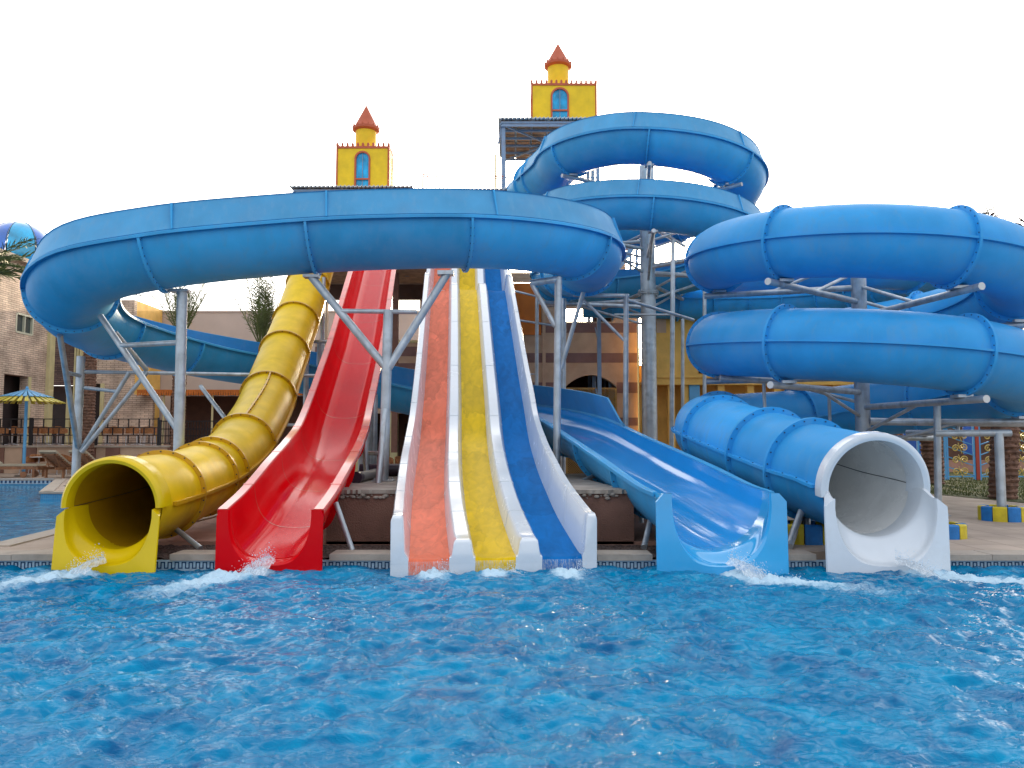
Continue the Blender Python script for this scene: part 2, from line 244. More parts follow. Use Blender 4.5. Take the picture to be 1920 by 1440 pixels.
# ------------------------------------------------------------------ mesh helpers
def W(px, py, Y):
    a = (px-960)/F; b = (720-py)/F; t = Y/(math.cos(PITCH)-b*math.sin(PITCH))
    return Vector((a*t, Y, CH + t*(math.sin(PITCH)+b*math.cos(PITCH))))
def WZ(px, py, z):          # point on the plane of height z seen at a pixel
    a = (px-960)/F; b = (720-py)/F; t = (z-CH)/(math.sin(PITCH)+b*math.cos(PITCH))
    return Vector((a*t, t*(math.cos(PITCH)-b*math.sin(PITCH)), z))
class MB:
    def __init__(s): s.v = []; s.f = []; s.m = []; s.cur = 0
    def add(s, vs, fs):
        o = len(s.v); s.v += [tuple(p) for p in vs]; s.f += [tuple(i+o for i in f) for f in fs]; s.m += [s.cur]*len(fs)
        return s
    def box(s, x0, x1, y0, y1, z0, z1):
        v = [(x, y, z) for z in (z0, z1) for y in (y0, y1) for x in (x0, x1)]
        return s.add(v, [(0,2,3,1),(4,5,7,6),(0,1,5,4),(2,6,7,3),(0,4,6,2),(1,3,7,5)])
    def bar(s, a, b, wx, wz=None, up=Vector((0,0,1))):        # rectangular bar between two points
        a = Vector(a); b = Vector(b); wz = wz or wx; t = (b-a).normalized()
        u = up if abs(t.dot(up)) < 0.98 else Vector((0,1,0))
        r = t.cross(u).normalized(); q = r.cross(t)
        v = [p + r*sx*wx/2 + q*sz*wz/2 for p in (a, b) for sx, sz in ((-1,-1),(1,-1),(1,1),(-1,1))]
        return s.add(v, [(0,3,2,1),(4,5,6,7),(0,1,5,4),(1,2,6,5),(2,3,7,6),(3,0,4,7)])
    def cyl(s, a, b, r, r2=None, n=14, cap=True):
        a = Vector(a); b = Vector(b); r2 = r if r2 is None else r2; t = (b-a).normalized()
        u = Vector((0,0,1)) if abs(t.z) < 0.98 else Vector((0,1,0))
        e = t.cross(u).normalized(); q = e.cross(t)
        v = []; 
        for p, rr in ((a, r), (b, r2)):
            for i in range(n): an = 2*PI*i/n; v.append(p + e*math.cos(an)*rr + q*math.sin(an)*rr)
        f = [(i, i+n, (i+1) % n + n, (i+1) % n) for i in range(n)]
        if cap: f += [tuple(range(n)), tuple(range(2*n-1, n-1, -1))]
        return s.add(v, f)
    def pipe(s, pts, r, n=12):
        pts = [Vector(p) for p in pts]
        for a, b in zip(pts, pts[1:]): s.cyl(a, b, r, n=n)
        for p in pts[1:-1]: s.ball(p, r*1.01, 8, 6)
        return s
    def ball(s, c, r, n=12, k=8, sz=1.0):
        c = Vector(c); v = [c+Vector((0,0,r*sz))]
        for j in range(1, k):
            for i in range(n):
                th = PI*j/k; ph = 2*PI*i/n; v.append(c+Vector((math.sin(th)*math.cos(ph)*r, math.sin(th)*math.sin(ph)*r, math.cos(th)*r*sz)))
        v.append(c-Vector((0,0,r*sz))); f = []
        for i in range(n): f.append((0, 1+i, 1+(i+1) % n))
        for j in range(k-2):
            for i in range(n): a = 1+j*n+i; b = 1+j*n+(i+1) % n; f.append((a, a+n, b+n, b))
        o = 1+(k-2)*n
        for i in range(n): f.append((o+i, len(v)-1, o+(i+1) % n))
        return s.add(v, f)
    def lathe(s, c, prof, n=24, a0=0, a1=2*PI):
        c = Vector(c); v = []; full = abs(a1-a0-2*PI) < 1e-6; k = n if full else n+1
        for r, z in prof:
            for i in range(k): an = a0+(a1-a0)*i/n; v.append(c+Vector((math.cos(an)*r, math.sin(an)*r, z)))
        f = []
        for j in range(len(prof)-1):
            for i in range(n):
                a = j*k+i; b = j*k+(i+1) % k; f.append((a, b, b+k, a+k))
        return s.add(v, f)
    def skin(s, rings, close=True, caps=True):      # rings: lists of points, same count
        k = len(rings[0]); v = [p for r in rings for p in r]; f = []
        for j in range(len(rings)-1):
            for i in range(k if close else k-1):
                a = j*k+i; b = j*k+(i+1) % k; f.append((a, b, b+k, a+k))
        if caps and close: f += [tuple(range(k-1, -1, -1)), tuple(range((len(rings)-1)*k, len(rings)*k))]
        return s.add(v, f)
    def build(s, name, mats, parent=None, smooth=35, solid=None):
        me = bpy.data.meshes.new(name)
        off = Vector(parent['_o']) if parent is not None and '_o' in parent else Vector((0,0,0))
        par = parent
        me.from_pydata([(Vector(p)-off)[:] for p in s.v], [], s.f)
        if not isinstance(mats, (list, tuple)): mats = [mats]
        for m_ in mats: me.materials.append(m_ if not isinstance(m_, str) else M[m_])
        me.polygons.foreach_set('material_index', s.m)
        if smooth: me.polygons.foreach_set('use_smooth', [True]*len(s.f)); me.set_sharp_from_angle(angle=R(smooth))
        me.update()
        o = bpy.data.objects.new(name, me); COL.objects.link(o)
        if par is not None:
            o.parent = par
            if '_sub' in par or par.type == 'MESH': pass
        return o
ROOTS = []
def thing(name, label, cat, loc=(0,0,0), group=None):
    o = bpy.data.objects.new(name, None); COL.objects.link(o); o.location = loc; o['label'] = label; o['category'] = cat
    o['_o'] = tuple(loc); o.empty_display_size = 0.2; ROOTS.append(o)
    if group: o['group'] = group
    return o
def tag(o, label, cat, group=None, kind=None):
    o['label'] = label; o['category'] = cat
    if group: o['group'] = group
    if kind: o['kind'] = kind
    return o
def sub(mb, name, mats, part, **k):         # sub-part: parent is a mesh whose root offset must be removed too
    root = part.parent; o = mb.build(name, mats, root, **k); o.parent = part; return o
def struct(o): o['kind'] = 'structure'; return o
def copy_tree(o, loc=None, rotz=None, label=None):
    def cp(x, parent):
        c = x.copy(); COL.objects.link(c); c.parent = parent
        for ch in x.children: cp(ch, c)
        return c
    c = cp(o, None)
    if loc is not None: c.location = loc
    if rotz is not None: c.rotation_euler = (0,0,rotz)
    if label: c['label'] = label
    ROOTS.append(c)
    return c
# path sampling -----------------------------------------------------
def set_tone(o, path, marks, amp=.16, seed=1):
    """each moulding between two joints has faded a little differently"""
    rnd = np.random.RandomState(seed); P = np.array([tuple(p) for p in path.p]); tn = rnd.uniform(-amp, amp*.9, len(marks)+2); me = o.data
    co = np.empty(len(me.vertices)*3); me.vertices.foreach_get('co', co); co = co.reshape(-1, 3)
    if o.parent and '_o' in o.parent: co = co+np.array(o.parent['_o'])
    v = np.zeros(len(co)); ms = sorted(marks)
    for c0 in range(0, len(co), 4000):
        d = ((co[c0:c0+4000, None, :]-P[None])**2).sum(-1).argmin(1); v[c0:c0+4000] = tn[np.searchsorted(ms, d)]
    a = me.attributes.new('tone', 'FLOAT', 'POINT'); a.data.foreach_set('value', v)
class Path:
    def __init__(s, pts, step=0.15):
        P = [Vector(p) for p in pts]; P = [P[0]*2-P[1]] + P + [P[-1]*2-P[-2]]
        raw = []
        for i in range(1, len(P)-2):
            a, b, c, d = P[i-1:i+3]; n = max(4, int((c-b).length/0.04))
            for k in range(n):
                t = k/n
                raw.append(0.5*((2*b)+(c-a)*t+(2*a-5*b+4*c-d)*t*t+(3*b-a-3*c+d)*t**3))
        raw.append(P[-2])
        cum = [0]
        for a, b in zip(raw, raw[1:]): cum.append(cum[-1]+(b-a).length)
        s.L = cum[-1]; n = max(2, int(s.L/step)); s.p = []; j = 0
        for i in range(n+1):
            d = s.L*i/n
            while j < len(cum)-2 and cum[j+1] < d: j += 1
            t = (d-cum[j])/max(1e-9, cum[j+1]-cum[j]); s.p.append(raw[j].lerp(raw[j+1], t))
        s.n = n+1; s.fr = []
        for i in range(s.n):
            T = (s.p[min(i+1, n)]-s.p[max(i-1, 0)]).normalized()
            Rr = T.cross(Vector((0,0,1))).normalized(); s.fr.append((T, Rr, Rr.cross(T)))
    def near(s, q): q = Vector(q); return min(range(s.n), key=lambda i: (s.p[i]-q).length_squared)
    def nearY(s, y, lo=0, hi=None):
        return min(range(lo, hi or s.n), key=lambda i: abs(s.p[i].y-y))
    def at(s, d): return max(0, min(s.n-1, int(round(d/s.L*(s.n-1)))))
    def pt(s, i, x, z, dt=0.0): T, r, u = s.fr[i]; return s.p[i]+r*x+u*z+T*dt
    def sweep(s, mb, prof, i0=0, i1=None, close=True, caps=True):
        i1 = s.n-1 if i1 is None else i1
        mb.skin([[s.pt(i, x, z) for x, z in (prof(i) if callable(prof) else prof)] for i in range(i0, i1+1)], close, caps)
        return mb
    def slab(s, mb, prof, i, th, dt=0.0):       # a closed outline given thickness along the path at station i
        mb.skin([[s.pt(i, x, z, dt-th/2) for x, z in prof], [s.pt(i, x, z, dt+th/2) for x, z in prof]]); return mb
def circ(r, n=36, a0=0.0, a1=2*PI): return [(r*math.cos(a0+(a1-a0)*i/n), r*math.sin(a0+(a1-a0)*i/n)) for i in range(n)]
def annulus(path, mb, i, r0, r1, th, n=36, a0=0, a1=2*PI, full=True, zoff=0):
    for j in range(n):
        pass
    rings = []
    for j in range(n+1):
        a = a0+(a1-a0)*j/n; c, s_ = math.cos(a), math.sin(a)
        rings.append([path.pt(i, rr*c, rr*s_+zoff, d) for rr, d in ((r0, -th/2), (r1, -th/2), (r1, th/2), (r0, th/2))])
    mb.skin(rings, True, not full)
def flange(path, i, r, parent, m, mbolt, w_=0.075, th=0.045, nb=26, a0=0, a1=2*PI, full=True, name='flange'):
    mb = MB(); annulus(path, mb, i, r-0.01, r+w_, th, a0=a0, a1=a1, full=full); mb.cur = 1
    for j in range(nb):
        a = a0+(a1-a0)*(j+0.5)/nb; c, s_ = math.cos(a)*(r+w_*0.6), math.sin(a)*(r+w_*0.6)
        mb.cyl(path.pt(i, c, s_, -th/2-0.012), path.pt(i, c, s_, th/2+0.012), 0.011, n=6)
    return mb.build(name, [m, mbolt], parent)
def uprof(a, dep, e=0.75, n=22, a_out=None, lip=0.12, liph=0.06, th=0.03):
    """closed outline of an open chute: U inside, flat lips, outer skin"""
    inn = []; out = []
    for i in range(n+1):
        an = PI*i/n; c, s_ = -math.cos(an), max(0.0, math.sin(an))
        x = math.copysign(abs(c)**e, c); z = -(s_**e)
        inn.append((a*x, dep*z))
        out.append(((a+th)*x, -liph if False else min(-liph, (dep+th)*z)))
    pts = [(-(a+lip), -0.01), (-(a+lip)+0.015, 0.0)] + [(x, z) for x, z in inn] + [(a+lip-0.015, 0.0), (a+lip, -0.01), (a+lip, -liph)] + [(x, z) for x, z in reversed(out)] + [(-(a+lip), -liph)]
    return pts
def outlet(parent, name, mats, O, d, HW, zt, a, zb, rb, zc, L, front_z0=-0.12, e_back=1.0, dropz=0.0, cr=0.10, n=32, db=None, slant=0.17):
    """scooped exit: U lofts from the pipe (radius rb, centre height zc, L behind) to a wide U (half width a, floor zb)
    in an upright front panel (half width HW, shoulder height zt) standing in the water"""
    O = Vector(O); d = Vector(d).normalized(); r = Vector((d.y, -d.x, 0)); up = Vector((0,0,1))
    P = lambda x, y, z: Vector((O.x, O.y, 0)) + r*x + d*(y + slant*max(0, min(z, zt))*max(0, 1-y/L)) + up*z
    db = db or rb
    def arc(A, top, bot, e):
        o = []
        for i in range(n+1):
            an = PI*i/n; c, s_ = -math.cos(an), max(0.0, math.sin(an))
            o.append((math.copysign(abs(c)**e, c)*A, top-(top-bot)*(s_**e)))
        return o
    st = []
    K = 10
    for k in range(K+1):
        t = k/K; s_ = t*t*(3-2*t)
        A = rb*(1-s_)+a*s_; top = zc*(1-s_)+zt*s_; bot = (zc-db)*(1-s_)+zb*s_; e = e_back*(1-s_)+0.80*s_
        st.append([P(x, 0.05+(L+.02-.05)*(1-t), z) for x, z in arc(A, top, bot, e)])
    st.insert(0, [p + d*0.30 for p in st[0]])
    # rolled edge then panel
    base = arc(a, zt, zb, 0.80)
    def panel(i, grow, yy):
        x, z = base[i]; 
        # target on panel outline
        s_ = i/n
        if s_ < 0.36: tx, tz = -HW, zt-(zt-front_z0)*(s_/0.36)
        elif s_ > 0.64: tx, tz = HW, zt-(zt-front_z0)*((1-s_)/0.36)
        else: tx, tz = -HW+2*HW*(s_-0.36)/0.28, front_z0
        # rounded shoulders
        if tz > zt-cr: 
            q = (tz-(zt-cr))/cr; tx = math.copysign(HW-cr*(1-math.sqrt(max(0, 1-q*q))), tx)
        return P(x+(tx-x)*grow, yy-dropz*0, z+(tz-z)*grow)
    st.append([panel(i, 0.03, 0.018) for i in range(n+1)])
    st.append([panel(i, 0.07, 0.0) for i in range(n+1)])
    st.append([panel(i, 0.96, 0.0) for i in range(n+1)])
    st.append([panel(i, 1.0, 0.02) for i in range(n+1)])
    # outer return running back to the pipe
    for k in range(1, 6):
        t = k/5; ring = []
        rbO = rb+0.04
        arcb = arc(rbO, zc, zc-db-.04, 1.0)
        for i in range(n+1):
            p1 = panel(i, 1.0, 0.02); x, z = arcb[i]; p2 = P(x, L*0.98, z); tt = t*t*(3-2*t)
            q = p1.lerp(p2, tt); q = Vector((Vector((p1.x, p1.y, p1.z)).lerp(p2, t).x, Vector(p1).lerp(p2, t).y, p1.z+(p2.z-p1.z)*tt)); ring.append(q)
        st.append(ring)
    mb = MB(); mb.skin(st, close=False, caps=False)
    # shoulder caps: close the top edge on both sides between inner and outer sheets
    for side in (0, n):
        line = [s[side] for s in st]; k1 = K+1; outer = line[K+4:]; inner = line[:k1]
        m_ = len(outer)
        a_ = [inner[int(round((len(inner)-1)*(1-j/(m_-1))))] for j in range(m_)]
        mb.skin([a_, [outer[j] for j in range(m_)]], close=False, caps=False)
    return mb.build(name, mats, parent, smooth=40)

# ================================================================== SETTING
GZ = 0.22        # deck height
POOLY = 9.85
def poly(pts, z, name, m, th=None):
    mb = MB(); n = len(pts); v = [(x, y, z) for x, y in pts]; mb.add(v, [tuple(range(n))])
    return mb.build(name, m, None, smooth=None)
def slabpoly(pts, z0, z1, name, m):
    mb = MB(); n = len(pts); v = [(x, y, z0) for x, y in pts]+[(x, y, z1) for x, y in pts]
    mb.add(v, [tuple(range(n, 2*n)), tuple(range(n-1, -1, -1))] + [(i, (i+1) % n, (i+1) % n+n, i+n) for i in range(n)])
    return mb.build(name, m, None, smooth=None)
struct(poly([(-900, -300), (900, -300), (900, 2200), (-900, 2200)], -1.5, 'ground', 'earth'))
# left pool outline
LP = [(-40, 11.0), (-6.88, 10.6), (-7.1, 12.6), (-8.8, 16.8), (-11.75, 21.8), (-12.75, 21.8), (-16.4, 29.0), (-40, 29.0)]
# deck pieces (raised 0.3 above the water)
struct(slabpoly([(-60, POOLY), (-5.5, POOLY+.3), (-6.3, 10.6), (-6.88, 10.6), (-40, 11.0), (-60, 11.0)], -1.4, GZ, 'deck', 'paving'))
struct(slabpoly([(-6.3, POOLY+0.33), (-5.5, POOLY+0.33), (-5.5, 29), (-16.4, 29.0), (-12.75, 21.8), (-11.75, 21.8), (-8.8, 16.8), (-7.1, 12.6), (-6.88, 10.6), (-6.3, 10.6)], -1.4, GZ-0.004, 'deck', 'paving'))
struct(slabpoly([(-60, 29), (-5.5, 29), (-5.5, 80), (-60, 80)], -1.4, GZ+0.002, 'deck', 'paving'))
struct(slabpoly([(3.2, POOLY+0.3), (60, POOLY+0.3), (60, 80), (3.2, 80)], -1.4, GZ, 'deck', 'paving'))
struct(slabpoly([(-5.5, 11.4), (3.2, 11.4), (3.2, 80), (-5.5, 80)], -1.4, GZ-0.03, 'ground', 'terrace'))
struct(slabpoly([(9.2, 25), (10.9, 21), (11.5, 17.6), (16, 14.6), (60, 14.6), (60, 80), (9.2, 80)], 0.1, GZ+0.012, 'lawn', 'grass'))
# gravel bed in front of the retaining wall
mb = MB(); nx, ny = 180, 34
gx = np.linspace(-5.5, 3.2, nx); gy = np.linspace(POOLY+0.33, 11.5, ny)
v = [(x, y, 0.13+random.uniform(-.012, .022)) for y in gy for x in gx]
mb.add(v, [(j*nx+i, j*nx+i+1, (j+1)*nx+i+1, (j+1)*nx+i) for j in range(ny-1) for i in range(nx-1)])
struct(mb.build('gravel_bed', 'gravel', None, smooth=None))
# pool walls
mb = MB(); mb.box(-60, 60, POOLY, POOLY+0.025, -1.4, 0.03); struct(mb.build('pool_wall', 'pooltile', None, smooth=None))
mb = MB(); mb.box(-60, 60, POOLY-0.004, POOLY+0.02, 0.03, 0.158)
mb.cur = 1; p = 0.085; zt_, zb_ = 0.137, 0.055; t_ = 0.013; yy = POOLY-0.008
x = -8.0
while x < 8.6:
    mb.box(x, x+p/2, yy, yy+.003, zt_-t_, zt_); mb.box(x+p/2, x+p, yy, yy+.003, zb_, zb_+t_)
    mb.box(x-t_/2, x+t_/2, yy-.001, yy+.002, zb_, zt_); mb.box(x+p/2-t_/2, x+p/2+t_/2, yy-.001, yy+.002, zb_, zt_)
    x += p
struct(mb.build('pool_frieze', ['tile_w', 'tile_d'], None, smooth=None))
# coping: separate worn slabs merged in one strip (setting)
mb = MB(); mb.box(-5.5, 5.3, POOLY+.1, POOLY+0.33, 0.0, 0.115)
for xa, xb in ((-14, -5.44), (-4.14, -3.50), (-2.21, -1.43), (1.03, 1.70), (3.27, 3.68), (5.17, 16)):
    n_ = max(1, round((xb-xa)/.62))
    for k in range(n_):
        x0 = xa+(xb-xa)*k/n_; x1 = xa+(xb-xa)*(k+1)/n_; dz = random.uniform(-.005, .005)
        mb.box(x0+.003, x1-.003, POOLY-0.06, POOLY+0.345, 0.159+dz*0.3, GZ+0.012+dz)
struct(mb.build('pool_coping', 'coping', None, smooth=None))
# left pool walls, frieze and coping
mb = MB()
for a, b in zip(LP, LP[1:]):
    a_ = Vector((*a, 0)); b_ = Vector((*b, 0)); t = (b_-a_).normalized(); nrm = Vector((-t.y, t.x, 0))
    mb.cur = 0; mb.add([a_+nrm*.01+Vector((0,0,-1.3)), b_+nrm*.01+Vector((0,0,-1.3)), b_+nrm*.01+Vector((0,0,GZ-.05)), a_+nrm*.01+Vector((0,0,GZ-.05))], [(0,1,2,3)])
    mb.cur = 1; mb.bar(a_-nrm*.12+Vector((0,0,GZ-.01)), b_-nrm*.12+Vector((0,0,GZ-.01)), 0.34, 0.05)
struct(mb.build('pool_wall', ['pooltile', 'coping'], None, smooth=None))
mb = MB(); x = -34
mb.box(-40, -16.5, 28.97, 28.985, 0.06, 0.25); mb.cur = 1
while x < -16.6: mb.box(x, x+.07, 28.955, 28.965, 0.09, 0.22); x += 0.15
struct(mb.build('pool_frieze', ['tile_w', 'tile_d'], None, smooth=None))

# ---- water surface
def perlin(X, Y, seed):
    rs = np.random.RandomState(seed); g = rs.uniform(0, 2*np.pi, (256, 256)); 
    xi = np.floor(X).astype(int); yi = np.floor(Y).astype(int); xf = X-xi; yf = Y-yi
    def dot(ix, iy, fx, fy): a = g[ix % 256, iy % 256]; return np.cos(a)*fx+np.sin(a)*fy
    u = xf**3*(xf*(xf*6-15)+10); v_ = yf**3*(yf*(yf*6-15)+10)
    n00 = dot(xi, yi, xf, yf); n10 = dot(xi+1, yi, xf-1, yf); n01 = dot(xi, yi+1, xf, yf-1); n11 = dot(xi+1, yi+1, xf-1, yf-1)
    return (n00*(1-u)+n10*u)*(1-v_)+(n01*(1-u)+n11*u)*v_
def waves(X, Y, amp=1.0):
    wx = X+0.25*perlin(X*.9, Y*.9, 1); wy = Y+0.25*perlin(X*.9+7, Y*.9+3, 2); h = 0
    for k, (sc_, a) in enumerate(((0.6, .034), (1.4, .030), (2.8, .027), (4.9, .021), (8.3, .0120), (13.0, .0072), (19.0, .0040))):
        c, s_ = math.cos(k*1.1), math.sin(k*1.1); px_ = (wx*c-wy*s_)*sc_; py_ = (wx*s_+wy*c)*sc_*1.35
        n_ = perlin(px_, py_, 11+k)
        h = h+a*((1-2.0*np.abs(n_))*0.55+n_*0.9)
    return h*amp*1.5
JETS = [(-4.95, 9.35, -0.5, -0.85, 1.3, .46), (-3.0, 9.35, -0.5, -0.85, 1.45, .50), (-0.95, 9.4, 0.2, -1, .55, .34), (-0.2, 9.4, 0, -1, .45, .3), (.62, 9.4, 0.1, -1, .5, .34),
        (2.62, 9.35, 0.7, -0.7, 1.7, .5), (4.75, 9.4, 0.8, -0.55, 1.9, .48)]
def foam(X, Y):
    f = np.zeros_like(X)
    for (jx, jy, dx, dy, L, w_) in JETS:
        n_ = math.hypot(dx, dy); dx /= n_; dy /= n_
        u = (X-jx)*dx+(Y-jy)*dy; v_ = -(X-jx)*dy+(Y-jy)*dx
        q = np.exp(-(v_/(w_*(.55+.35*np.clip(u, 0, 2))))**2)*np.where(u > 0, np.exp(-(u/L)**2), np.exp(-(u/.25)**2))
        f = np.maximum(f, q)
    # broad field of tired foam and bubbles in front of the exits
    b_ = np.exp(-((9.3-Y)/3.0)**2)*0.14*(.6+.8*perlin(X*.8, Y*1.1, 61))
    return np.clip(f*1.08+b_, 0, 1.1)
xs = np.concatenate([np.linspace(-30, -8, 30)[:-1], np.arange(-8, 8.2, 0.021), np.linspace(8.3, 30, 30)])
ys = np.concatenate([np.linspace(-25, 2.9, 40)[:-1], np.arange(2.9, 9.84, 0.019), [9.86]])
X, Y = np.meshgrid(xs, ys); Hh = waves(X, Y)
fm = foam(X, Y); Hh = Hh*(0.75+0.25*np.clip((Y-2)/5, 0, 1)) + fm**1.5*0.055*(0.1+1.2*perlin(X*5, Y*7, 33)+1.1*perlin(X*12, Y*14, 35)+.6*perlin(X*24, Y*24, 36))
Hh = np.where((np.abs(X) > 9) | (Y < 2.5), Hh*0.4, Hh)
vv = np.stack([X, Y, Hh], -1).reshape(-1, 3); nx = len(xs); ny = len(ys)
me = bpy.data.meshes.new('pool_water'); idx = np.arange(nx*ny).reshape(ny, nx)
fc = np.stack([idx[:-1, :-1], idx[:-1, 1:], idx[1:, 1:], idx[1:, :-1]], -1).reshape(-1, 4)
me.vertices.add(len(vv)); me.vertices.foreach_set('co', vv.ravel()); me.loops.add(fc.size); me.loops.foreach_set('vertex_index', fc.ravel())
me.polygons.add(len(fc)); me.polygons.foreach_set('loop_start', np.arange(0, fc.size, 4)); me.polygons.foreach_set('use_smooth', [True]*len(fc))
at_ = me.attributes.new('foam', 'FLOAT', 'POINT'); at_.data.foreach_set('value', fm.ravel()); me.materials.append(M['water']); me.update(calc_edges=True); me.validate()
wo_ = bpy.data.objects.new('pool_water', me); COL.objects.link(wo_); struct(wo_)
# left pool water
xs = np.arange(-30, -6.2, 0.10); ys = np.concatenate([np.arange(10.0, 20, 0.07), np.arange(20, 29.0, .14)]); X, Y = np.meshgrid(xs, ys); Hh = waves(X*1.2, Y*1.2)*0.22
nx = len(xs); ny = len(ys); mb = MB(); idx = np.arange(nx*ny).reshape(ny, nx)
mb.add([tuple(p) for p in np.stack([X, Y, Hh], -1).reshape(-1, 3)], [tuple(int(i) for i in f) for f in np.stack([idx[:-1, :-1], idx[:-1, 1:], idx[1:, 1:], idx[1:, :-1]], -1).reshape(-1, 4)])
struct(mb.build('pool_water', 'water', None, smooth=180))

# retaining wall and slab behind the gravel (with broken concrete edge)
t = thing('retaining_wall', 'low brown rendered retaining wall with cracked concrete top behind the gravel bed', 'wall', (-1.2, 11.4, 0.2))
mb = MB(); mb.box(-2.62, -1.5, 11.4, 11.62, 0.15, 0.855); mb.box(0.70, 1.72, 11.4, 11.62, 0.15, 0.855)
mb.box(-1.55, 0.75, 11.4, 11.62, 0.15, 0.36); mb.build('wall', 'render', t, smooth=None)
def rag(a, b, n=22, am=0.03):
    return [(a[0]+(b[0]-a[0])*i/n+random.uniform(-.004, .004), a[1]+(b[1]-a[1])*i/n+random.uniform(-am, am)*(0 < i < n)) for i in range(n+1)]
P_ = rag((-2.4, 11.35), (-1.55, 11.35)) + [(-1.80, 13.5), (0.62, 13.5)] + rag((0.78, 11.35), (1.62, 11.35)) + [(1.30, 14.9), (3.0, 14.9), (3.0, 17), (-4, 17), (-4, 13.4), (-2.9, 13.0)]
mb = MB(); n = len(P_); v = [(x, y, 0.86) for x, y in P_]+[(x, y, 0.915) for x, y in P_]
mb.add(v, [tuple(range(n, 2*n)), tuple(range(n-1, -1, -1))]+[(i, (i+1) % n, (i+1) % n+n, i+n) for i in range(n)]); mb.build('slab', 'conc', t, smooth=None)
mb = MB()
for k in range(34):
    x = random.uniform(-2.4, -1.65) if k < 24 else random.uniform(.95, 1.5); mb.ball((x, 11.365+random.uniform(0, .04), 0.85-random.uniform(0, .06)), random.uniform(.015, .05), 7, 5, .6)
mb.build('rubble', 'conc', t, smooth=None)
mb = MB(); mb.box(-4.0, 3.0, 16.9, 16.98, 0.2, 0.857); mb.build('side_wall', 'render', t, smooth=None)

# ================================================================== YELLOW TUBE SLIDE
yp = Path([(-4.80, 9.80, .81), (-4.81, 10.6, .85), (-4.90, 11.5, .88), (-5.00, 12.7, .96), (-5.03, 13.6, 1.09), (-5.03, 14.6, 1.36), (-5.10, 15.6, 1.74), (-5.20, 16.6, 2.16), (-5.34, 17.6, 2.66), (-5.54, 19.4, 3.76), (-5.69, 21.0, 4.82), (-5.78, 22.6, 6.2), (-5.85, 24.0, 7.4), (-5.9, 25.3, 8.15), (-6.0, 27.6, 8.4)])
t = thing('tube_slide', 'closed yellow tube slide with bolted flanges ending in a scooped yellow mouth at far left', 'water slide', (-4.9, 10, 0))
YR = 0.555
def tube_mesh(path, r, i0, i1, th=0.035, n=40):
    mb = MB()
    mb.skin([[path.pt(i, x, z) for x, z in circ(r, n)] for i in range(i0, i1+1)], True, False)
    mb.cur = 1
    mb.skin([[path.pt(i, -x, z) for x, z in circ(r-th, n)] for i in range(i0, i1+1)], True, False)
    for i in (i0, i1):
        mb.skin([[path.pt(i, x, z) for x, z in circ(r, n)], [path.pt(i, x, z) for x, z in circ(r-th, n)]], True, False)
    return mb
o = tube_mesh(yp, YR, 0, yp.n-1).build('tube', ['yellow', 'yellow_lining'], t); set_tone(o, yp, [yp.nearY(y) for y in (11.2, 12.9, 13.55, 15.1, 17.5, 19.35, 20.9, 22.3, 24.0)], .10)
for y in (11.2, 12.9, 13.55, 15.1, 17.5, 19.35, 20.9, 22.3, 24.0):
    flange(yp, yp.nearY(y), YR, t, M['yellow_fl'], M['bolt'], w_=0.06, nb=22)
# side seams: a lengthwise flange low on the right, another one over the bend
mb = MB()
yp.sweep(mb, [(YR*.985, -.03), (YR+.055, -.03), (YR+.055, .015), (YR*.985, .015)], 2, yp.n-2)
yp.sweep(mb, [(-YR*.985, -.03), (-YR-.055, -.03), (-YR-.055, .015), (-YR*.985, .015)], 2, yp.n-2); mb.build('seam', 'yellow_fl', t)
for sg in (-1, 1):
    mb = MB(); yp.sweep(mb, [(sg*(YR-.034), -.004), (sg*(YR-.038), -.004), (sg*(YR-.038), .004), (sg*(YR-.034), .004)][::sg], 0, yp.nearY(12.5)); mb.build('inner_seam', 'bolt', t)
mb = MB(); a_ = R(82); i0, i1 = yp.nearY(15.1), yp.nearY(17.5)
def ridge(i): c, s_ = math.cos(a_), math.sin(a_); tx, tz = -s_, c; return [((YR-.01)*c+tx*.015, (YR-.01)*s_+tz*.015), ((YR+.055)*c+tx*.015, (YR+.055)*s_+tz*.015), ((YR+.055)*c-tx*.015, (YR+.055)*s_-tz*.015), ((YR-.01)*c-tx*.015, (YR-.01)*s_-tz*.015)]
yp.sweep(mb, ridge, i0, i1)
mb.cur = 1
for i in range(i0, i1, 2): c, s_ = math.cos(a_)*(YR+.035), math.sin(a_)*(YR+.035); mb.cyl(yp.pt(i, c-.03, s_), yp.pt(i, c+.03, s_), .012, n=6)
mb.build('seam', ['yellow_fl', 'bolt'], t)
# thick rounded collar at the mouth (upper half) + scoop
mb = MB(); rings = []
for j in range(41):
    a = PI*j/40; c, s_ = math.cos(a), math.sin(a); pts = []
    for rr, d in ((YR-.035, .02), (YR-.033, -.10), (YR-.02, -.155), (YR+.02, -.17), (YR+.05, -.14), (YR+.058, -.05), (YR+.058, .12), (YR, .14)): pts.append(yp.pt(0, rr*c, rr*s_, d))
    rings.append(pts)
mb.skin(rings, True, True); mb.build('mouth_collar', 'yellow_in', t, smooth=50)
outlet(t, 'mouth_scoop', 'yellow_in', (-4.80, 9.50), (0.015, 1, 0), 0.62, 0.79, 0.52, 0.155, YR-.045, 0.81, 0.27, slant=.12)
MB().cyl(yp.pt(yp.nearY(10.75), .35, -.42), (-4.02, 10.45, .22), 0.035).build('strut', 'steel', t); MB().cyl(yp.pt(yp.nearY(10.75), -.2, -.5), (-5.2, 10.7, .22), 0.035).build('strut', 'steel', t)

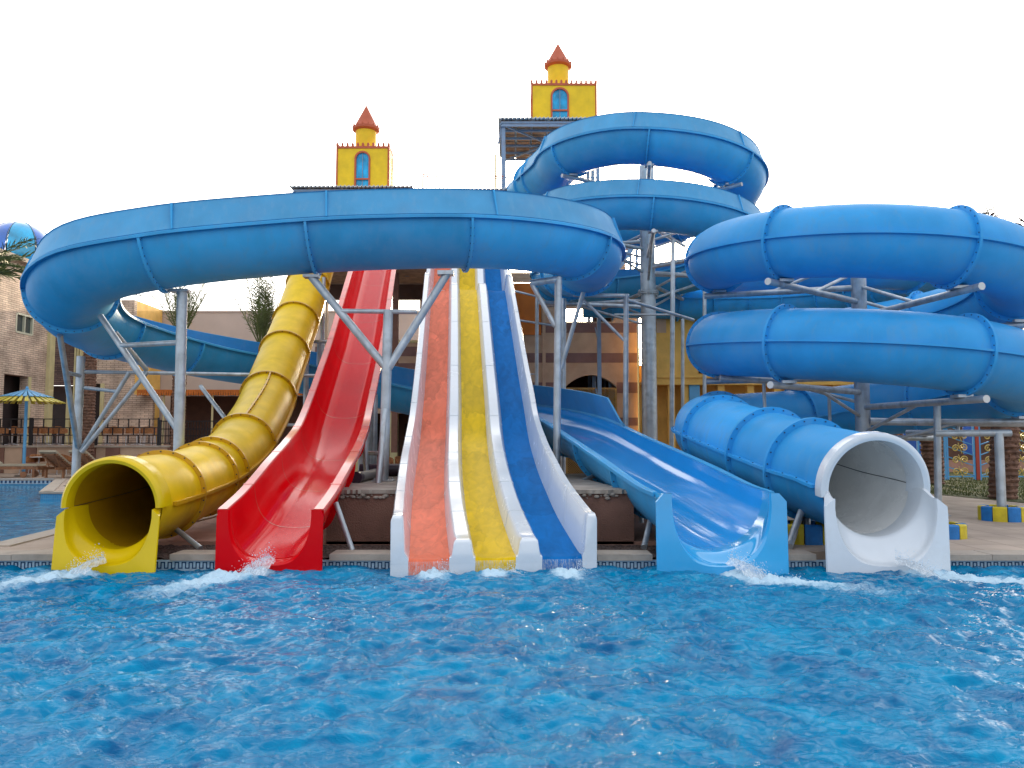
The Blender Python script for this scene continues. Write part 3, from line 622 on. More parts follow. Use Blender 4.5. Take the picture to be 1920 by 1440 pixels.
# ================================================================== RED BODY SLIDE
rp = Path([(-2.86, 9.56, .785), (-2.86, 10.3, .97), (-2.87, 11.3, 1.29), (-2.95, 12.5, 1.58), (-3.08, 13.7, 1.86), (-3.2, 14.8, 2.30), (-3.30, 16.2, 3.12), (-3.42, 17.8, 4.10), (-3.75, 21.1, 6.08), (-4.05, 24.3, 8.0), (-4.12, 25.3, 8.4), (-4.2, 27.6, 8.5)], 0.12)
t = thing('body_slide', 'glossy red open body slide between the yellow tube and the multi-lane slide', 'water slide', (-2.9, 9.6, 0))
prof = uprof(0.50, 0.60, 0.68, 26, lip=0.13, liph=0.075, th=0.03)
mb = MB(); nl = len(prof); 
mb = MB(); rp.sweep(mb, prof, 0, rp.n-1)
# flat lips get their own paler worn finish: separate meshes laid on top
mb.build('chute', 'red', t, smooth=32)
for sgn in (-1, 1):
    mb = MB(); pr = [(sgn*.505, .004), (sgn*.515, .014), (sgn*.625, .014), (sgn*.634, .002), (sgn*.634, -.05), (sgn*.631, -.05), (sgn*.631, -.003), (sgn*.505, -.003)]
    rp.sweep(mb, pr, 0, rp.n-1); mb.build('lip', 'red_lip', t, smooth=40)
for y in (10.5, 11.9, 13.6, 15.3, 17.3, 19.4, 21.6):          # joints between mouldings
    i = rp.nearY(y); mb = MB(); inn = [(x*1.003, z-.001) for x, z in prof[2:29]]
    mb.skin([[rp.pt(i, x*.994, z*.994, d) for x, z in prof[2:29]] for d in (-.009, .009)], False, False)
    rp.slab(mb, [(-.638, -.08), (-.638, .018), (-.5, .018), (-.5, -.004), (-.6, -.08)], i, .02)
    rp.slab(mb, [(.638, -.08), (.638, .018), (.5, .018), (.5, -.004), (.6, -.08)], i, .02)
    mb.build('joint', 'red_lip', t)
    mb = MB(); ou = prof[-28:-1]; mb.skin([[rp.pt(i, x, z, d) for x, z in ou]+[rp.pt(i, x*1.1, z*1.1, d) for x, z in reversed(ou)] for d in (-.02, .02)]); mb.build('flange', 'red', t)
mb = MB(); rp.sweep(mb, [(-.26, -.578), (-.15, -.586), (0, -.588), (.15, -.586), (.26, -.578)], 0, rp.nearY(23), close=False, caps=False)
fl = mb.build('water_film', 'film', t, smooth=180)
outlet(t, 'mouth_panel', 'red', (-2.86, 9.50), (0.02, 1, 0), 0.635, 0.79, 0.485, 0.16, 0.495, 0.79, 0.16, e_back=.68, cr=0.03, db=.595, slant=.03)
MB().cyl(rp.pt(rp.nearY(10.4), .58, -.2), (-2.02, 10.25, .22), .035).build('strut', 'steel', t); MB().cyl(rp.pt(rp.nearY(14.3), .5, -.3), (-2.6, 14.4, .9), .05).build('strut', 'steel', t)

# ================================================================== MULTI-LANE SLIDE
tp = Path([(-.20, 9.66, .235), (-.24, 10.0, .27), (-.40, 11.4, .54), (-.52, 12.6, .84), (-.62, 13.8, 1.15), (-.72, 15.2, 1.62), (-.80, 16.4, 2.28), (-.93, 18.2, 3.30), (-1.22, 22.1, 5.68), (-1.26, 22.5, 5.82), (-1.30, 23.2, 5.88), (-1.33, 23.5, 6.0), (-1.50, 26.2, 7.9), (-1.6, 27.6, 8.0)], 0.12)
t = thing('multi_lane_slide', 'three lane racing slide with coral, yellow and blue lanes between white walls', 'water slide', (-.2, 9.6, 0))
lanes = [('coral', -1.015, -.54, 'coral red lane'), ('yel_lane', -.235, .245, 'yellow lane'), ('blue_lane', .56, 1.045, 'deep blue lane')]
sag = lambda x0, x1: [(x0+(x1-x0)*k/6, -.02*math.sin(PI*k/6)) for k in range(7)]
y_end = 9.52
def drop(i0, pts_fn, zlow):
    pass
def noseprof(path, pts, extra):     # extend a sweep round the front nose and down into the water
    rings = []
    T = Vector((0.02, -1, 0)).normalized()
    base = [path.pt(0, x, z) for x, z in pts]
    for k in range(1, 7):
        a = PI/2*k/6; rings.append([b+T*(.10*math.sin(a))+Vector((0,0,-.07*(1-math.cos(a)))) for b in base])
    rings.append([Vector((b.x, b.y, -.2))+T*.11 for b in base])
    return list(reversed(rings))
for m_, x0, x1, lab in lanes:
    pr = sag(x0-.004, x1+.004); mb = MB()
    mb.skin(noseprof(tp, pr, 0)+[[tp.pt(i, x, z) for x, z in pr] for i in range(tp.n)], False, False)
    o = mb.build('lane', m_, t, smooth=50); o['label'] = lab
def wallprof(kind):
    if kind == 'L': return [(-1.22, -.06), (-1.22, .47), (-1.205, .50), (-1.10, .50), (-1.085, .47), (-1.06, .10), (-1.015, .004), (-1.015, -.06)]
    if kind == 'R': return [(1.045, -.06), (1.045, .004), (1.075, .10), (1.10, .47), (1.115, .50), (1.205, .50), (1.22, .47), (1.22, -.06)]
    a, b = (-.54, -.235) if kind == 'D1' else (.245, .56)
    return [(a, -.06), (a, .004), (a+.025, .04), (a+.05, .19), (a+.075, .215), (b-.075, .215), (b-.05, .19), (b-.025, .04), (b, .004), (b, -.06)]
for k_, nm in (('L', 'side_wall'), ('D1', 'divider'), ('D2', 'divider'), ('R', 'side_wall')):
    pr = wallprof(k_); mb = MB(); rings = []
    T = Vector((0.02, -1, 0)); 
    tap = lambda f: [(x, z if z < .1 else z) for x, z in pr]
    base = [tp.pt(0, x, z) for x, z in pr]
    f_ = []
    for dy, dz, sc_ in ((.13, .0, .0), (.13, .04, .0), (.115, .02, 0), (.07, .004, 0)):
        f_.append([b+T*dy-Vector((0,0,dz if z > .02 else 0)) for b, (x, z) in zip(base, pr)])
    f_ = f_[1:]
    rings = f_+[[tp.pt(i, x, z) for x, z in pr] for i in range(tp.n)]
    mb.skin(rings, True, True)
    # part reaching down into the water
    xa, xb = min(x for x, z in pr), max(x for x, z in pr)
    q0 = tp.pt(0, xa, -.06)+T*.128; q1 = tp.pt(0, xb, -.06)+T*.128
    mb.add([(q0.x, q0.y, -.2), (q1.x, q1.y, -.2), (q1.x, q1.y, q1.z+.001), (q0.x, q0.y, q0.z+.001), (q0.x, q0.y+.5, -.2), (q1.x, q1.y+.5, -.2), (q1.x, q1.y+.5, q1.z), (q0.x, q0.y+.5, q0.z)], [(0,1,2,3), (1,5,6,2), (0,3,7,4), (4,7,6,5)])
    mb.build(nm, 'white', t, smooth=40)
mb = MB(); tp.sweep(mb, [(-1.215, -.05), (1.215, -.05), (1.215, -.09), (-1.215, -.09)], 0, tp.n-1); mb.build('underside', 'white', t)
for y in (11.0, 12.4, 14.0, 15.8, 17.9, 20.0, 22.3):
    i = tp.nearY(y)
    for pr in (wallprof('D1'), wallprof('D2'), wallprof('L'), wallprof('R')):
        pass
    for pr in (wallprof('D1'), wallprof('D2'), wallprof('L'), wallprof('R')):
        mb = MB(); cx = sum(x for x, z in pr)/len(pr)
        tp.slab(mb, [(cx+(x-cx)*1.03, z+.004 if z > .1 else z) for x, z in pr], i, .012)
        mb.build('joint', 'joint', t)
# thin sheets of water falling from each lane nose
for m_, x0, x1, lab in lanes:
    mb = MB(); nn = 40; rings = []
    for k in range(8):
        a = k/7; rings.append([(lambda b: Vector((b.x+random.uniform(-.006, .006), b.y-.11-.05*a-random.uniform(0, .02), .20*(1-a)+.0)))(tp.pt(0, x0+(x1-x0)*j/nn, 0)) for j in range(nn+1)])
    mb.skin(rings, False, False); mb.build('falling_water', 'jet_thin', t, smooth=180)

# ================================================================== OPEN SPIRAL FLUME (one long slide)
SX, SY, SR = 4.30, 25.0, 2.90
fpts = [(0.45, 29.2, 10.5), (0.55, 28.0, 10.35)]
def hel(cx, cy, r, th0, th1, z0, z1, n):
    return [(cx+r*math.cos(th0+(th1-th0)*k/n), cy+r*math.sin(th0+(th1-th0)*k/n), z0+(z1-z0)*k/n) for k in range(n+1)]
fpts += [(0.85, 26.6, 10.33)]
h1 = hel(SX, SY, SR, PI, PI+2.5*PI*1+0*PI, 10.55, 10.55-1.9*1.25, 15)
h1 = [(SX+SR*math.cos(PI*1.0+4.0*PI*k/32), SY+SR*math.sin(PI*1.0+4.0*PI*k/32), (10.34-.012*k*k) if k < 4 else 10.57-.118*k) for k in range(33)]
fpts += h1
flume_mid = len(fpts)
fpts += [(1.38, 23.4, 6.55), (1.48, 21.4, 6.22), (1.62, 19.2, 5.86), (1.66, 17.2, 5.64), (1.15, 15.5, 5.56), (-.35, 14.45, 5.49), (-2.3, 14.1, 5.40), (-4.1, 13.95, 5.26), (-5.9, 13.75, 5.02), (-7.25, 13.8, 4.74), (-8.15, 14.65, 4.40), (-8.75, 16.4, 4.22), (-8.70, 18.4, 4.12), (-7.9, 20.2, 3.95), (-6.3, 21.5, 3.72), (-4.5, 22.1, 3.42), (-2.8, 22.0, 3.06), (-1.1, 21.2, 2.72), (.3, 19.5, 2.42), (1.25, 17.2, 2.08), (1.85, 14.8, 1.62), (2.2, 12.3, 1.26), (2.38, 10.6, 1.03), (2.46, 9.80, .965)]
fp = Path(fpts, 0.18)
FR = 0.735
t = thing('spiral_slide', 'open blue slide spiralling off the tall tower and ending in a pale blue mouth', 'water slide', (2.45, 9.6, 0))
N_ = fp.n
i_left = min(range(N_), key=lambda i: (fp.p[i]-Vector((1.48, 21.4, 6.22))).length)
i_loop = min(range(N_), key=lambda i: (fp.p[i]-Vector((1.64, 18.4, 5.76))).length)
i_dark = min(range(N_), key=lambda i: (fp.p[i]-Vector((-1.1, 21.2, 2.72))).length)
i_sh1 = min(range(N_), key=lambda i: (fp.p[i]-Vector((1.50, 16.1, 1.86))).length)
i_start = min(range(N_), key=lambda i: (fp.p[i]-Vector((0.85, 26.6, 10.33))).length)
def bowl(i):
    n = 22; o = [((FR)*-math.cos(PI*k/n), -FR*math.sin(PI*k/n)) for k in range(n+1)]; ii = [((FR-.03)*math.cos(PI*k/n), -(FR-.03)*math.sin(PI*k/n)) for k in range(n+1)]
    return o+ii
mb = MB(); n_ = 22
def two(i0, i1):
    mb = MB()
    mb.skin([[fp.pt(i, x, z) for x, z in bowl(i)[:n_+1]] for i in range(i0, i1+1)], False, False)
    mb.cur = 1
    mb.skin([[fp.pt(i, x, z) for x, z in bowl(i)[n_+1:]] for i in range(i0, i1+1)], False, False)
    mb.cur = 0
    for sg in (-1, 1):          # rolled lip
        def lp(i, sg=sg):
            w_ = .085 if i < N_-12 else .03+.055*(N_-1-i)/11
            return [(sg*(FR-.032), .0), (sg*(FR-.032), .02), (sg*(FR+w_-.01), .02), (sg*(FR+w_), .01), (sg*(FR+w_), -.035), (sg*(FR+w_-.015), -.035), (sg*(FR+w_-.015), -.012), (sg*(FR-.01), -.012)][::sg]
        fp.sweep(mb, lp, i0, i1)
    return mb
trough = two(i_start, N_-1).build('trough', ['blue', 'blue_in'], t, smooth=35)
# upper part near the tower is a closed pipe
mb = MB(); mb.skin([[fp.pt(i, x, z) for x, z in circ(FR, 32)] for i in range(0, i_start+4)], True, False)
for j in (2, i_start-1, i_start+3): annulus(fp, mb, j, FR-.01, FR+.08, .05, full=True)
mb.build('entry_tube', 'blue', t)
i_ref = fp.near((-3.52, 14.02, 5.31)); d_ref = fp.L*i_ref/(N_-1); FL = [d_ref+k*2.62 for k in range(-60, 40)]
FL = [d_ for d_ in FL if fp.L*i_start/(N_-1)+1 < d_ < fp.L-1]
set_tone(trough, fp, [fp.at(d_) for d_ in FL], .15, 2)
def shield(i0, i1, sg, chamfer=False):
    mb = MB(); rings = []
    for i in range(i0, i1+1):
        h = .52
        if chamfer: h = .52*min(1, max(.02, (i1-i)/3.0)+.0)
        lean = .16*h/.52
        pr = [(sg*(FR+.03), .015), (sg*(FR+.055), .04), (sg*(FR+.015-lean), h), (sg*(FR+.03-lean), h+.012), (sg*(FR-.005-lean), h+.012), (sg*(FR-.01-lean), h), (sg*(FR+.012), .05), (sg*(FR-.03), .015)]
        rings.append([fp.pt(i, x, z) for x, z in (pr if sg > 0 else pr[::-1])])
    mb.skin(rings, True, True); o = mb.build('splash_shield', 'blue_shield', t, smooth=40); set_tone(o, fp, [fp.at(d_-.45) for d_ in FL], .10, 3)
    for d_ in FL:
        i = fp.at(d_-.45)
        if i0+2 < i < i1-2:
            mb = MB(); fp.slab(mb, [(sg*(FR+.035), .03), (sg*(FR+.085), .03), (sg*(FR-.08), .52), (sg*(FR-.13), .52)], i, .03, 0); sub(mb, 'rib', 'blue', o)
shield(i_start+4, i_left-6, 1)
shield(i_loop, i_sh1, -1, True)
# joints with bolts every 2.1 m
for d_ in FL: flange(fp, fp.at(d_), FR, t, M['blue'], M['bolt_b'], w_=.075, th=.045, nb=18, a0=-PI, a1=0, full=False)
i_pan = N_-1
# last metres: glossier pale mouth
M['blue_mouth'] = mat('pale blue mouth gelcoat', (0.045, 0.40, 0.76), 0.12, var=0.06, vscale=2, coat=0.6)
outlet(t, 'mouth_panel', 'blue_mouth', (2.47, 9.46), (-0.05, 1, 0), 0.785, 0.985, 0.585, 0.15, FR-.036, 0.975, 0.32, cr=.09, e_back=1.0, slant=.03)
for q, b in (((2.0, 11.3, .75), (1.72, 10.55, .22)), ((1.55, 14.6, 1.0), (1.25, 14.2, .9)), ((2.1, 13.4, .75), (2.15, 13.4, .25))): MB().cyl(q, b, .04).build('strut', 'steel', t)
mb = MB(); fp.sweep(mb, [(x, -math.sqrt(max(0, (FR-.045)**2-x*x))) for x in (-.22, -.1, 0, .1, .22)], fp.at(fp.L-9), N_-1, False, False); mb.build('water_film', film_material('clear running water', (.15, .5, .8), (.02, .3)), t, smooth=180)

# ================================================================== CLOSED BLUE TUBE SPIRAL (right)
CX, CY, CR = 7.23, 16.5, 2.83
cpts = [(2.6, 29.0, 6.75), (4.5, 28.8, 6.7), (7.0, 28.6, 6.62), (9.4, 27.9, 6.54), (11.2, 26.2, 6.46), (11.9, 23.8, 6.36), (11.3, 21.6, 6.24), (9.5, 19.9, 6.06)]
cpts += hel(CX, CY, CR, PI*.5, PI+3.5*PI, 5.93, 5.5-1.88*1.75, 32)
cpts += [(5.3, 18.35, 2.04), (4.2, 16.8, 1.92), (3.75, 15.2, 1.80), (3.75, 13.8, 1.64), (3.92, 12.4, 1.42), (4.18, 11.2, 1.20), (4.36, 10.5, 1.10), (4.42, 9.84, 1.02)]
cp_ = Path(cpts, 0.18); TR = 0.645
t = thing('tube_spiral_slide', 'closed blue tube slide coiling at right and ending in a white mouth', 'water slide', (4.5, 10, 0))
mb = MB()
mb.skin([[cp_.pt(i, x, z) for x, z in circ(TR, 44)] for i in range(0, cp_.n)], True, False); mb.cur = 1
i_w = cp_.nearY(11.4, cp_.n-20)
mb.skin([[cp_.pt(i, -x, z) for x, z in circ(TR-.035, 44)] for i in range(cp_.at(cp_.L-9), cp_.n)], True, False)
tube_o = mb.build('tube', ['blue_tube', mat('off white lining', (.84, .84, .82), .25, var=.05, coat=.2, dirt=(.5, .5, .48), dscale=2, damt=.4)], t)
mb = MB()
for sg in (-1, 1): cp_.sweep(mb, [(sg*(TR-.01), -.02), (sg*(TR+.065), -.02), (sg*(TR+.065), .02), (sg*(TR-.01), .02)], 0, cp_.n-2)
mb.cur = 1
for i in range(cp_.at(cp_.L-8), cp_.n-2, 2):
    mb.cyl(cp_.pt(i, TR+.04, -.03), cp_.pt(i, TR+.04, .03), .011, n=6)
mb.build('seam', ['blue_tube', 'bolt_b'], t)
for sg in (-1, 1):
    mb = MB(); cp_.sweep(mb, [(sg*(TR-.034), .01), (sg*(TR-.039), .01), (sg*(TR-.039), .02), (sg*(TR-.034), .02)][::sg], cp_.nearY(13.5, cp_.n-40), cp_.n-1); mb.build('inner_seam', 'bolt', t)
ends = [cp_.near((3.75, 14.2, 1.70)), cp_.near((3.93, 12.35, 1.41)), cp_.near((4.15, 11.3, 1.22))]
sp0 = cp_.near((CX-CR, CY, 5.5)); 
ring_i = list(ends)
# flanges on the coils, placed at fixed angles round the column
for turn in range(2):
    for deg in (162, 220, 280, 340, 40, 100):
        th = R(deg); 
        if deg < 180 and deg > 120: pass
        # parameter along the helix from left (180deg)
        a = (th-PI) % (2*PI)+2*PI*turn - (0 if True else 0)
        z = 5.5-1.88*a/(2*PI); ring_i.append(cp_.near((CX+CR*math.cos(th), CY+CR*math.sin(th), z)))
ring_i += [cp_.near((CX+CR*math.cos(R(d_)), CY+CR*math.sin(R(d_)), 5.5+1.88*(180-d_)/360)) for d_ in (162, 100)]
for dd in np.arange(1.0, 16.5, 1.25): ring_i.append(cp_.at(dd))
set_tone(tube_o, cp_, sorted(set(ring_i)), .13, 5)
for i in sorted(set(ring_i)): flange(cp_, i, TR, t, M['blue_tube'], M['bolt_b'], w_=.085, th=.05, nb=26)
mb = MB(); rings = []
for j in range(49):
    a = R(-8)+R(196)*j/48; c, s_ = math.cos(a), math.sin(a); pts = []
    for rr, d in ((TR-.06, -.3), (TR-.06, -.02), (TR-.045, .06), (TR+.0, .075), (TR+.045, .05), (TR+.05, .0), (TR+.05, -.10), (TR+.005, -.12)): pts.append(cp_.pt(cp_.n-1, rr*c, rr*s_, d))
    rings.append(pts)
mb.skin(rings, True, True); mb.build('mouth_collar', 'white', t, smooth=50)
outlet(t, 'mouth_scoop', 'white', (4.42, 9.50), (-0.01, 1, 0), 0.735, 0.92, 0.60, 0.15, TR-.068, 1.02, 0.32, cr=.12, slant=.03)
MB().cyl(cp_.pt(ends[2], .1, -.66), (3.55, 10.35, .25), .04).build('strut', 'steel', t); MB().cyl((4.1, 11.5, .6), (4.1, 11.5, .25), .05).build('strut', 'steel', t)

# ================================================================== helpers for things placed by sight line at a known depth
def bx(mb, x0, x1, y0, y1, Y, dep=0.3):
    """box whose front face at depth Y spans these sight lines (y0 upper, y1 lower)"""
    a = W(x0, (y0+y1)/2, Y); b = W(x1, (y0+y1)/2, Y); zt = W(x0, y0, Y).z; zb = W(x0, y1, Y).z
    return mb.box(a.x, b.x, Y, Y+dep, zb, zt)
def zat(py, Y): return W(960, py, Y).z
def xat(px, Y): return W(px, 700, Y).x
def part(t, name, m, x0, x1, y0, y1, z0, z1, lab=None):
    o = MB().box(x0, x1, y0, y1, z0, z1).build(name, m, t, smooth=None)
    if lab: o['label'] = lab
    return o
def pole(t, name, a, b, r, m='steel', n=16): return MB().cyl(a, b, r, n=n).build(name, m, t)

# ================================================================== STEEL SUPPORTS
def plate(t, c, s_=.16):
    o = MB().box(c[0]-s_, c[0]+s_, c[1]-s_, c[1]+s_, c[2], c[2]+.02)
    for dx in (-1, 1):
        for dy in (-1, 1): o.cyl((c[0]+dx*s_*.75, c[1]+dy*s_*.75, c[2]+.015), (c[0]+dx*s_*.75, c[1]+dy*s_*.75, c[2]+.05), .014, n=6)
    o.build('base_plate', 'steel', t, smooth=None)
def frame(name, label, loc, items, group=None):
    t = thing(name, label, 'support', loc, group)
    for nm, a, b, r in items:
        pole(t, nm, a, b, r)
        if nm == 'post' and (abs(a[2]-GZ) < .02 or abs(a[2]-.915) < .02): plate(t, Vector(a), r+.09)
    return t
G = 'steel frames carrying the slides'
# Y frame between the red and the multi-lane slides
Y0 = 13.9; p0 = W(719, 905, Y0); p0.z = .915; tp0 = Vector((p0.x+.05, Y0, zat(583, Y0)))
t = frame('steel_trestle', 'Y shaped galvanised steel post standing between the red and multi-lane slides', (p0.x, Y0, .915), [
    ('post', p0, tp0, .085), ('arm', W(724, 690, Y0), W(584, 519, 13.95), .07), ('arm', W(728, 690, Y0), W(838, 514, 13.95), .07),
    ('crossbar', W(640, 583, Y0), W(782, 585, Y0), .04), ('brace', W(708, 914, 13.2), W(722, 768, 13.75), .05)], G)
MB().box(*(W(584, 519, 13.95).x+d for d in (-.13, .13)), 13.85, 14.05, W(584, 519, 13.95).z-.02, W(584, 519, 13.95).z+.03).build('saddle', 'steel', t, smooth=None)
MB().box(*(W(838, 514, 13.95).x+d for d in (-.16, .12)), 13.85, 14.05, W(838, 514, 13.95).z-.02, W(838, 514, 13.95).z+.05).build('saddle', 'steel', t, smooth=None)
# left post and its long strut
t = frame('steel_trestle', 'tall grey post right of the yellow parasol side, propping the front of the big loop', (W(340, 900, 14).x, 14, GZ), [
    ('post', (W(340, 700, 14).x, 14, GZ), W(342, 546, 14), .09), ('strut', W(188, 592, 14.3), W(332, 805, 14.0), .055), ('strut', W(215, 622, 16.2), W(275, 694, 17), .05),
    ('crossbar', W(226, 648, 14.2), W(340, 642, 14), .045)], G)
t['label'] = 'tall grey post before a palm, under the left half of the big blue loop'
MB().box(W(342, 546, 14).x-.2, W(342, 546, 14).x+.12, 13.9, 14.1, zat(548, 14), zat(543, 14)).build('saddle', 'steel', t, smooth=None)
yb = 17.0
t = frame('steel_trestle', 'grey post with fanned struts behind the yellow slide mouth, under the leftmost bend', (W(150, 700, yb).x, yb, GZ), [
    ('post', (W(149, 700, yb).x, yb, GZ), W(152, 668, yb), .085), ('strut', W(112, 628, 15.0), W(146, 842, yb), .055),
    ('strut', W(243, 698, yb), W(150, 846, yb), .045), ('strut', W(277, 697, yb), W(153, 848, yb-.1), .045), ('crossbar', W(152, 697, yb), W(606, 705, 19), .04), ('crossbar', W(122, 698, 16.2), W(152, 705, yb), .04), ('crossbar', W(158, 727, yb), W(220, 734, yb), .035)], G)
t = frame('steel_trestle', 'slim grey strut and posts behind the yellow tube under the returning blue trough', (W(590, 800, 20.5).x, 20.5, GZ), [
    ('strut', W(376, 724, 21.4), W(430, 795, 20.8), .055), ('post', (W(575, 700, 21).x, 21, GZ), W(575, 640, 21), .07), ('post', (W(590, 700, 21.4).x, 21.4, GZ), W(600, 640, 21.4), .07),
    ('post', (W(603, 700, 22).x, 22, GZ), W(607, 520, 22), .055), ('brace', W(601, 590, 22), W(607, 660, 22), .035), ('crossbar', W(575, 640, 21), W(640, 641, 21), .045), ('crossbar', W(430, 795, 20.8), W(560, 797, 20.8), .04), ('crossbar', W(575, 777, 21), W(600, 777, 21), .04)], G)
t = frame('steel_trestle', 'cluster of short grey posts behind the lower edge of the red slide', (W(690, 800, 16.5).x, 16.5, .915), [
    ('post', (W(679, 800, 16.2).x, 16.2, .915), W(679, 800, 16.2), .07), ('post', (W(690, 800, 16.4).x, 16.4, .915), W(690, 745, 16.4), .075), ('post', (W(701, 800, 16.6).x, 16.6, .915), W(701, 740, 16.6), .08),
    ('crossbar', W(673, 849, 15.2), W(716, 850, 14.2), .04)], G)
t = frame('steel_trestle', 'grey goal shaped frame right of the blue lane, below the big loop', (W(1047, 800, 15.2).x, 15.2, .915), [
    ('post', (W(1043, 800, 15.2).x, 15.2, .915), W(1047, 520, 15.2), .07), ('crossbar', W(994, 531, 15.2), W(1051, 523, 15.2), .065), ('brace', W(998, 534, 15.2), W(1041, 612, 15.2), .045)], G)
t = frame('steel_trestle', 'grey frame with sloping braces standing in front of the arched gate', (W(1173, 800, 18.5).x, 18.5, GZ), [
    ('post', (W(1171, 800, 18.5).x, 18.5, GZ), W(1174, 552, 18.5), .062), ('crossbar', W(1076, 553, 18.5), W(1179, 555, 18.5), .05), ('brace', W(1092, 560, 18.5), W(1170, 638, 18.5), .035),
    ('post', (W(1055, 800, 20).x, 20, GZ), W(1057, 560, 20), .065), ('brace', W(1096, 540, 18), W(1052, 692, 18.2), .05), ('crossbar', W(1174, 562, 18.5), W(1300, 600, 20), .04), ('crossbar', W(1010, 567, 21), W(1200, 575, 22), .055)], G)
t = frame('steel_trestle', 'slim grey scaffold posts and rails beside the orange wall panel', (W(1006, 800, 22).x, 22, GZ), [
    ('post', (W(1005, 800, 22).x, 22, GZ), W(1007, 540, 22), .05), ('crossbar', W(962, 545, 22), W(1007, 556, 22), .03), ('crossbar', W(975, 601, 22), W(1042, 611, 22), .03), ('crossbar', W(992, 701, 22), W(1007, 702, 22), .02)], G)
t = frame('steel_trestle', 'thin grey posts right of the thick column, before the ochre building', (W(1260, 800, 22.5).x, 22.5, GZ), [
    ('post', (W(1257, 800, 22.3).x, 22.3, GZ), W(1262, 450, 22.3), .065), ('post', (W(1278, 800, 23).x, 23, GZ), W(1280, 598, 23), .05), ('post', (W(1319, 800, 23.5).x, 23.5, GZ), W(1321, 545, 23.5), .055),
    ('crossbar', W(1225, 500, 23.6), W(1300, 486, 22.6), .06), ('crossbar', W(1230, 512, 24), W(1335, 520, 22.6), .06), ('crossbar', W(1152, 590, 22.5), W(1262, 590, 22.3), .03)], G)
# thick column of the open spiral
t = thing('steel_column', 'thick galvanised column rising through the middle of the open blue spiral', 'column', (SX, SY, GZ))
MB().cyl((SX, SY, GZ), (SX, SY, 11.2), .235, n=28).build('shaft', 'steel', t)
mb = MB(); zf = zat(550, 25); mb.cyl((SX, SY, zf-.03), (SX, SY, zf), .33, n=28); mb.cyl((SX, SY, zf+.02), (SX, SY, zf+.05), .33, n=28)
for k in range(20): a = 2*PI*k/20; mb.cyl((SX+.29*math.cos(a), SY+.29*math.sin(a), zf-.09), (SX+.29*math.cos(a), SY+.29*math.sin(a), zf+.11), .016, n=6)
mb.build('bolted_joint', 'steel', t)
for d_ in FL:
    i = fp.at(d_); q = fp.p[i]; rr = math.hypot(q.x-SX, q.y-SY)
    if rr < SR+.12 and q.z > 6.6:
        b = Vector((q.x, q.y, q.z-FR-.12)); dv = Vector((q.x-SX, q.y-SY, 0)).normalized()
        MB().cyl(Vector((SX, SY, b.z))+dv*.2, b+dv*.42, .06, n=12).build('arm', 'steel', t)
        MB().cyl(Vector((SX, SY, b.z-.75))+dv*.2, b-dv*.55+Vector((0,0,-.02)), .04, n=10).build('brace', 'steel', t)
        MB().box(b.x-.12, b.x+.12, b.y-.12, b.y+.12, b.z+.05, b.z+.10).build('saddle', 'steel', t, smooth=None)
# column of the closed tube coil
t = thing('steel_column', 'steel column inside the closed blue coil at right with radiating arms', 'column', (CX, CY, GZ))
MB().cyl((CX, CY, GZ), (CX, CY, 5.75), .15, n=24).build('shaft', 'steel', t)
M['cap'] = mat('white pipe end cap', (.62, .62, .6), .5)
for k, (deg, turn) in enumerate([(162, -.0), (220, 0), (280, 0), (340, 0), (40, 0), (100, 0), (160, 1), (220, 1), (280, 1), (340, 1), (40, 1), (100, 1)]):
    a = (R(deg)-PI) % (2*PI)/(2*PI)+turn
    if deg in (162, 160): a = turn-.05
    z = 5.5-1.88*a-TR-.16; dv = Vector((math.cos(R(deg)), math.sin(R(deg)), 0)); c0 = Vector((CX, CY, z))
    L_ = CR+.55 if k % 3 else CR+.3
    mb = MB(); mb.cyl(c0+dv*.12, c0+dv*L_, .062, n=14); mb.cur = 1; mb.cyl(c0+dv*L_, c0+dv*(L_+.012), .066, n=14); mb.build('arm', ['steel', 'cap'], t)
    q = c0+dv*CR; MB().box(q.x-.13, q.x+.13, q.y-.13, q.y+.13, q.z+.05, q.z+.10).build('saddle', 'steel', t, smooth=None)
    c1 = c0+Vector((0,0,.62 if turn == 0 else -.5)); MB().cyl(c1+dv*.1, c0+dv*(CR*.62), .035, n=10).build('brace', 'steel', t)
t = frame('steel_trestle', 'grey posts and long rails under the closed coil near the scroll fence', (W(1755, 900, 15.0).x, 15, GZ), [
    ('post', (W(1755, 850, 15).x, 15, GZ), W(1757, 755, 15), .065), ('rail', W(1630, 790, 16.4), W(1990, 795, 16.4), .075), ('rail', W(1700, 811, 17.2), W(1896, 812, 15.6), .06),
    ('rail', W(1350, 709, 16.2), W(1486, 716, 16.2), .07), ('post', W(1432, 716, 16.2), W(1434, 770, 16.2), .035), ('post', W(1796, 715, 17.5), W(1796, 812, 17.5), .04), ('post', W(1554, 730, 17), W(1556, 790, 17), .035)], G)
t = frame('steel_trestle', 'slanted brown steel prop between the pale blue and white mouths', (3.6, 10.6, GZ), [('prop', (3.86, 10.75, .68), (3.55, 10.45, GZ), .045)], G)
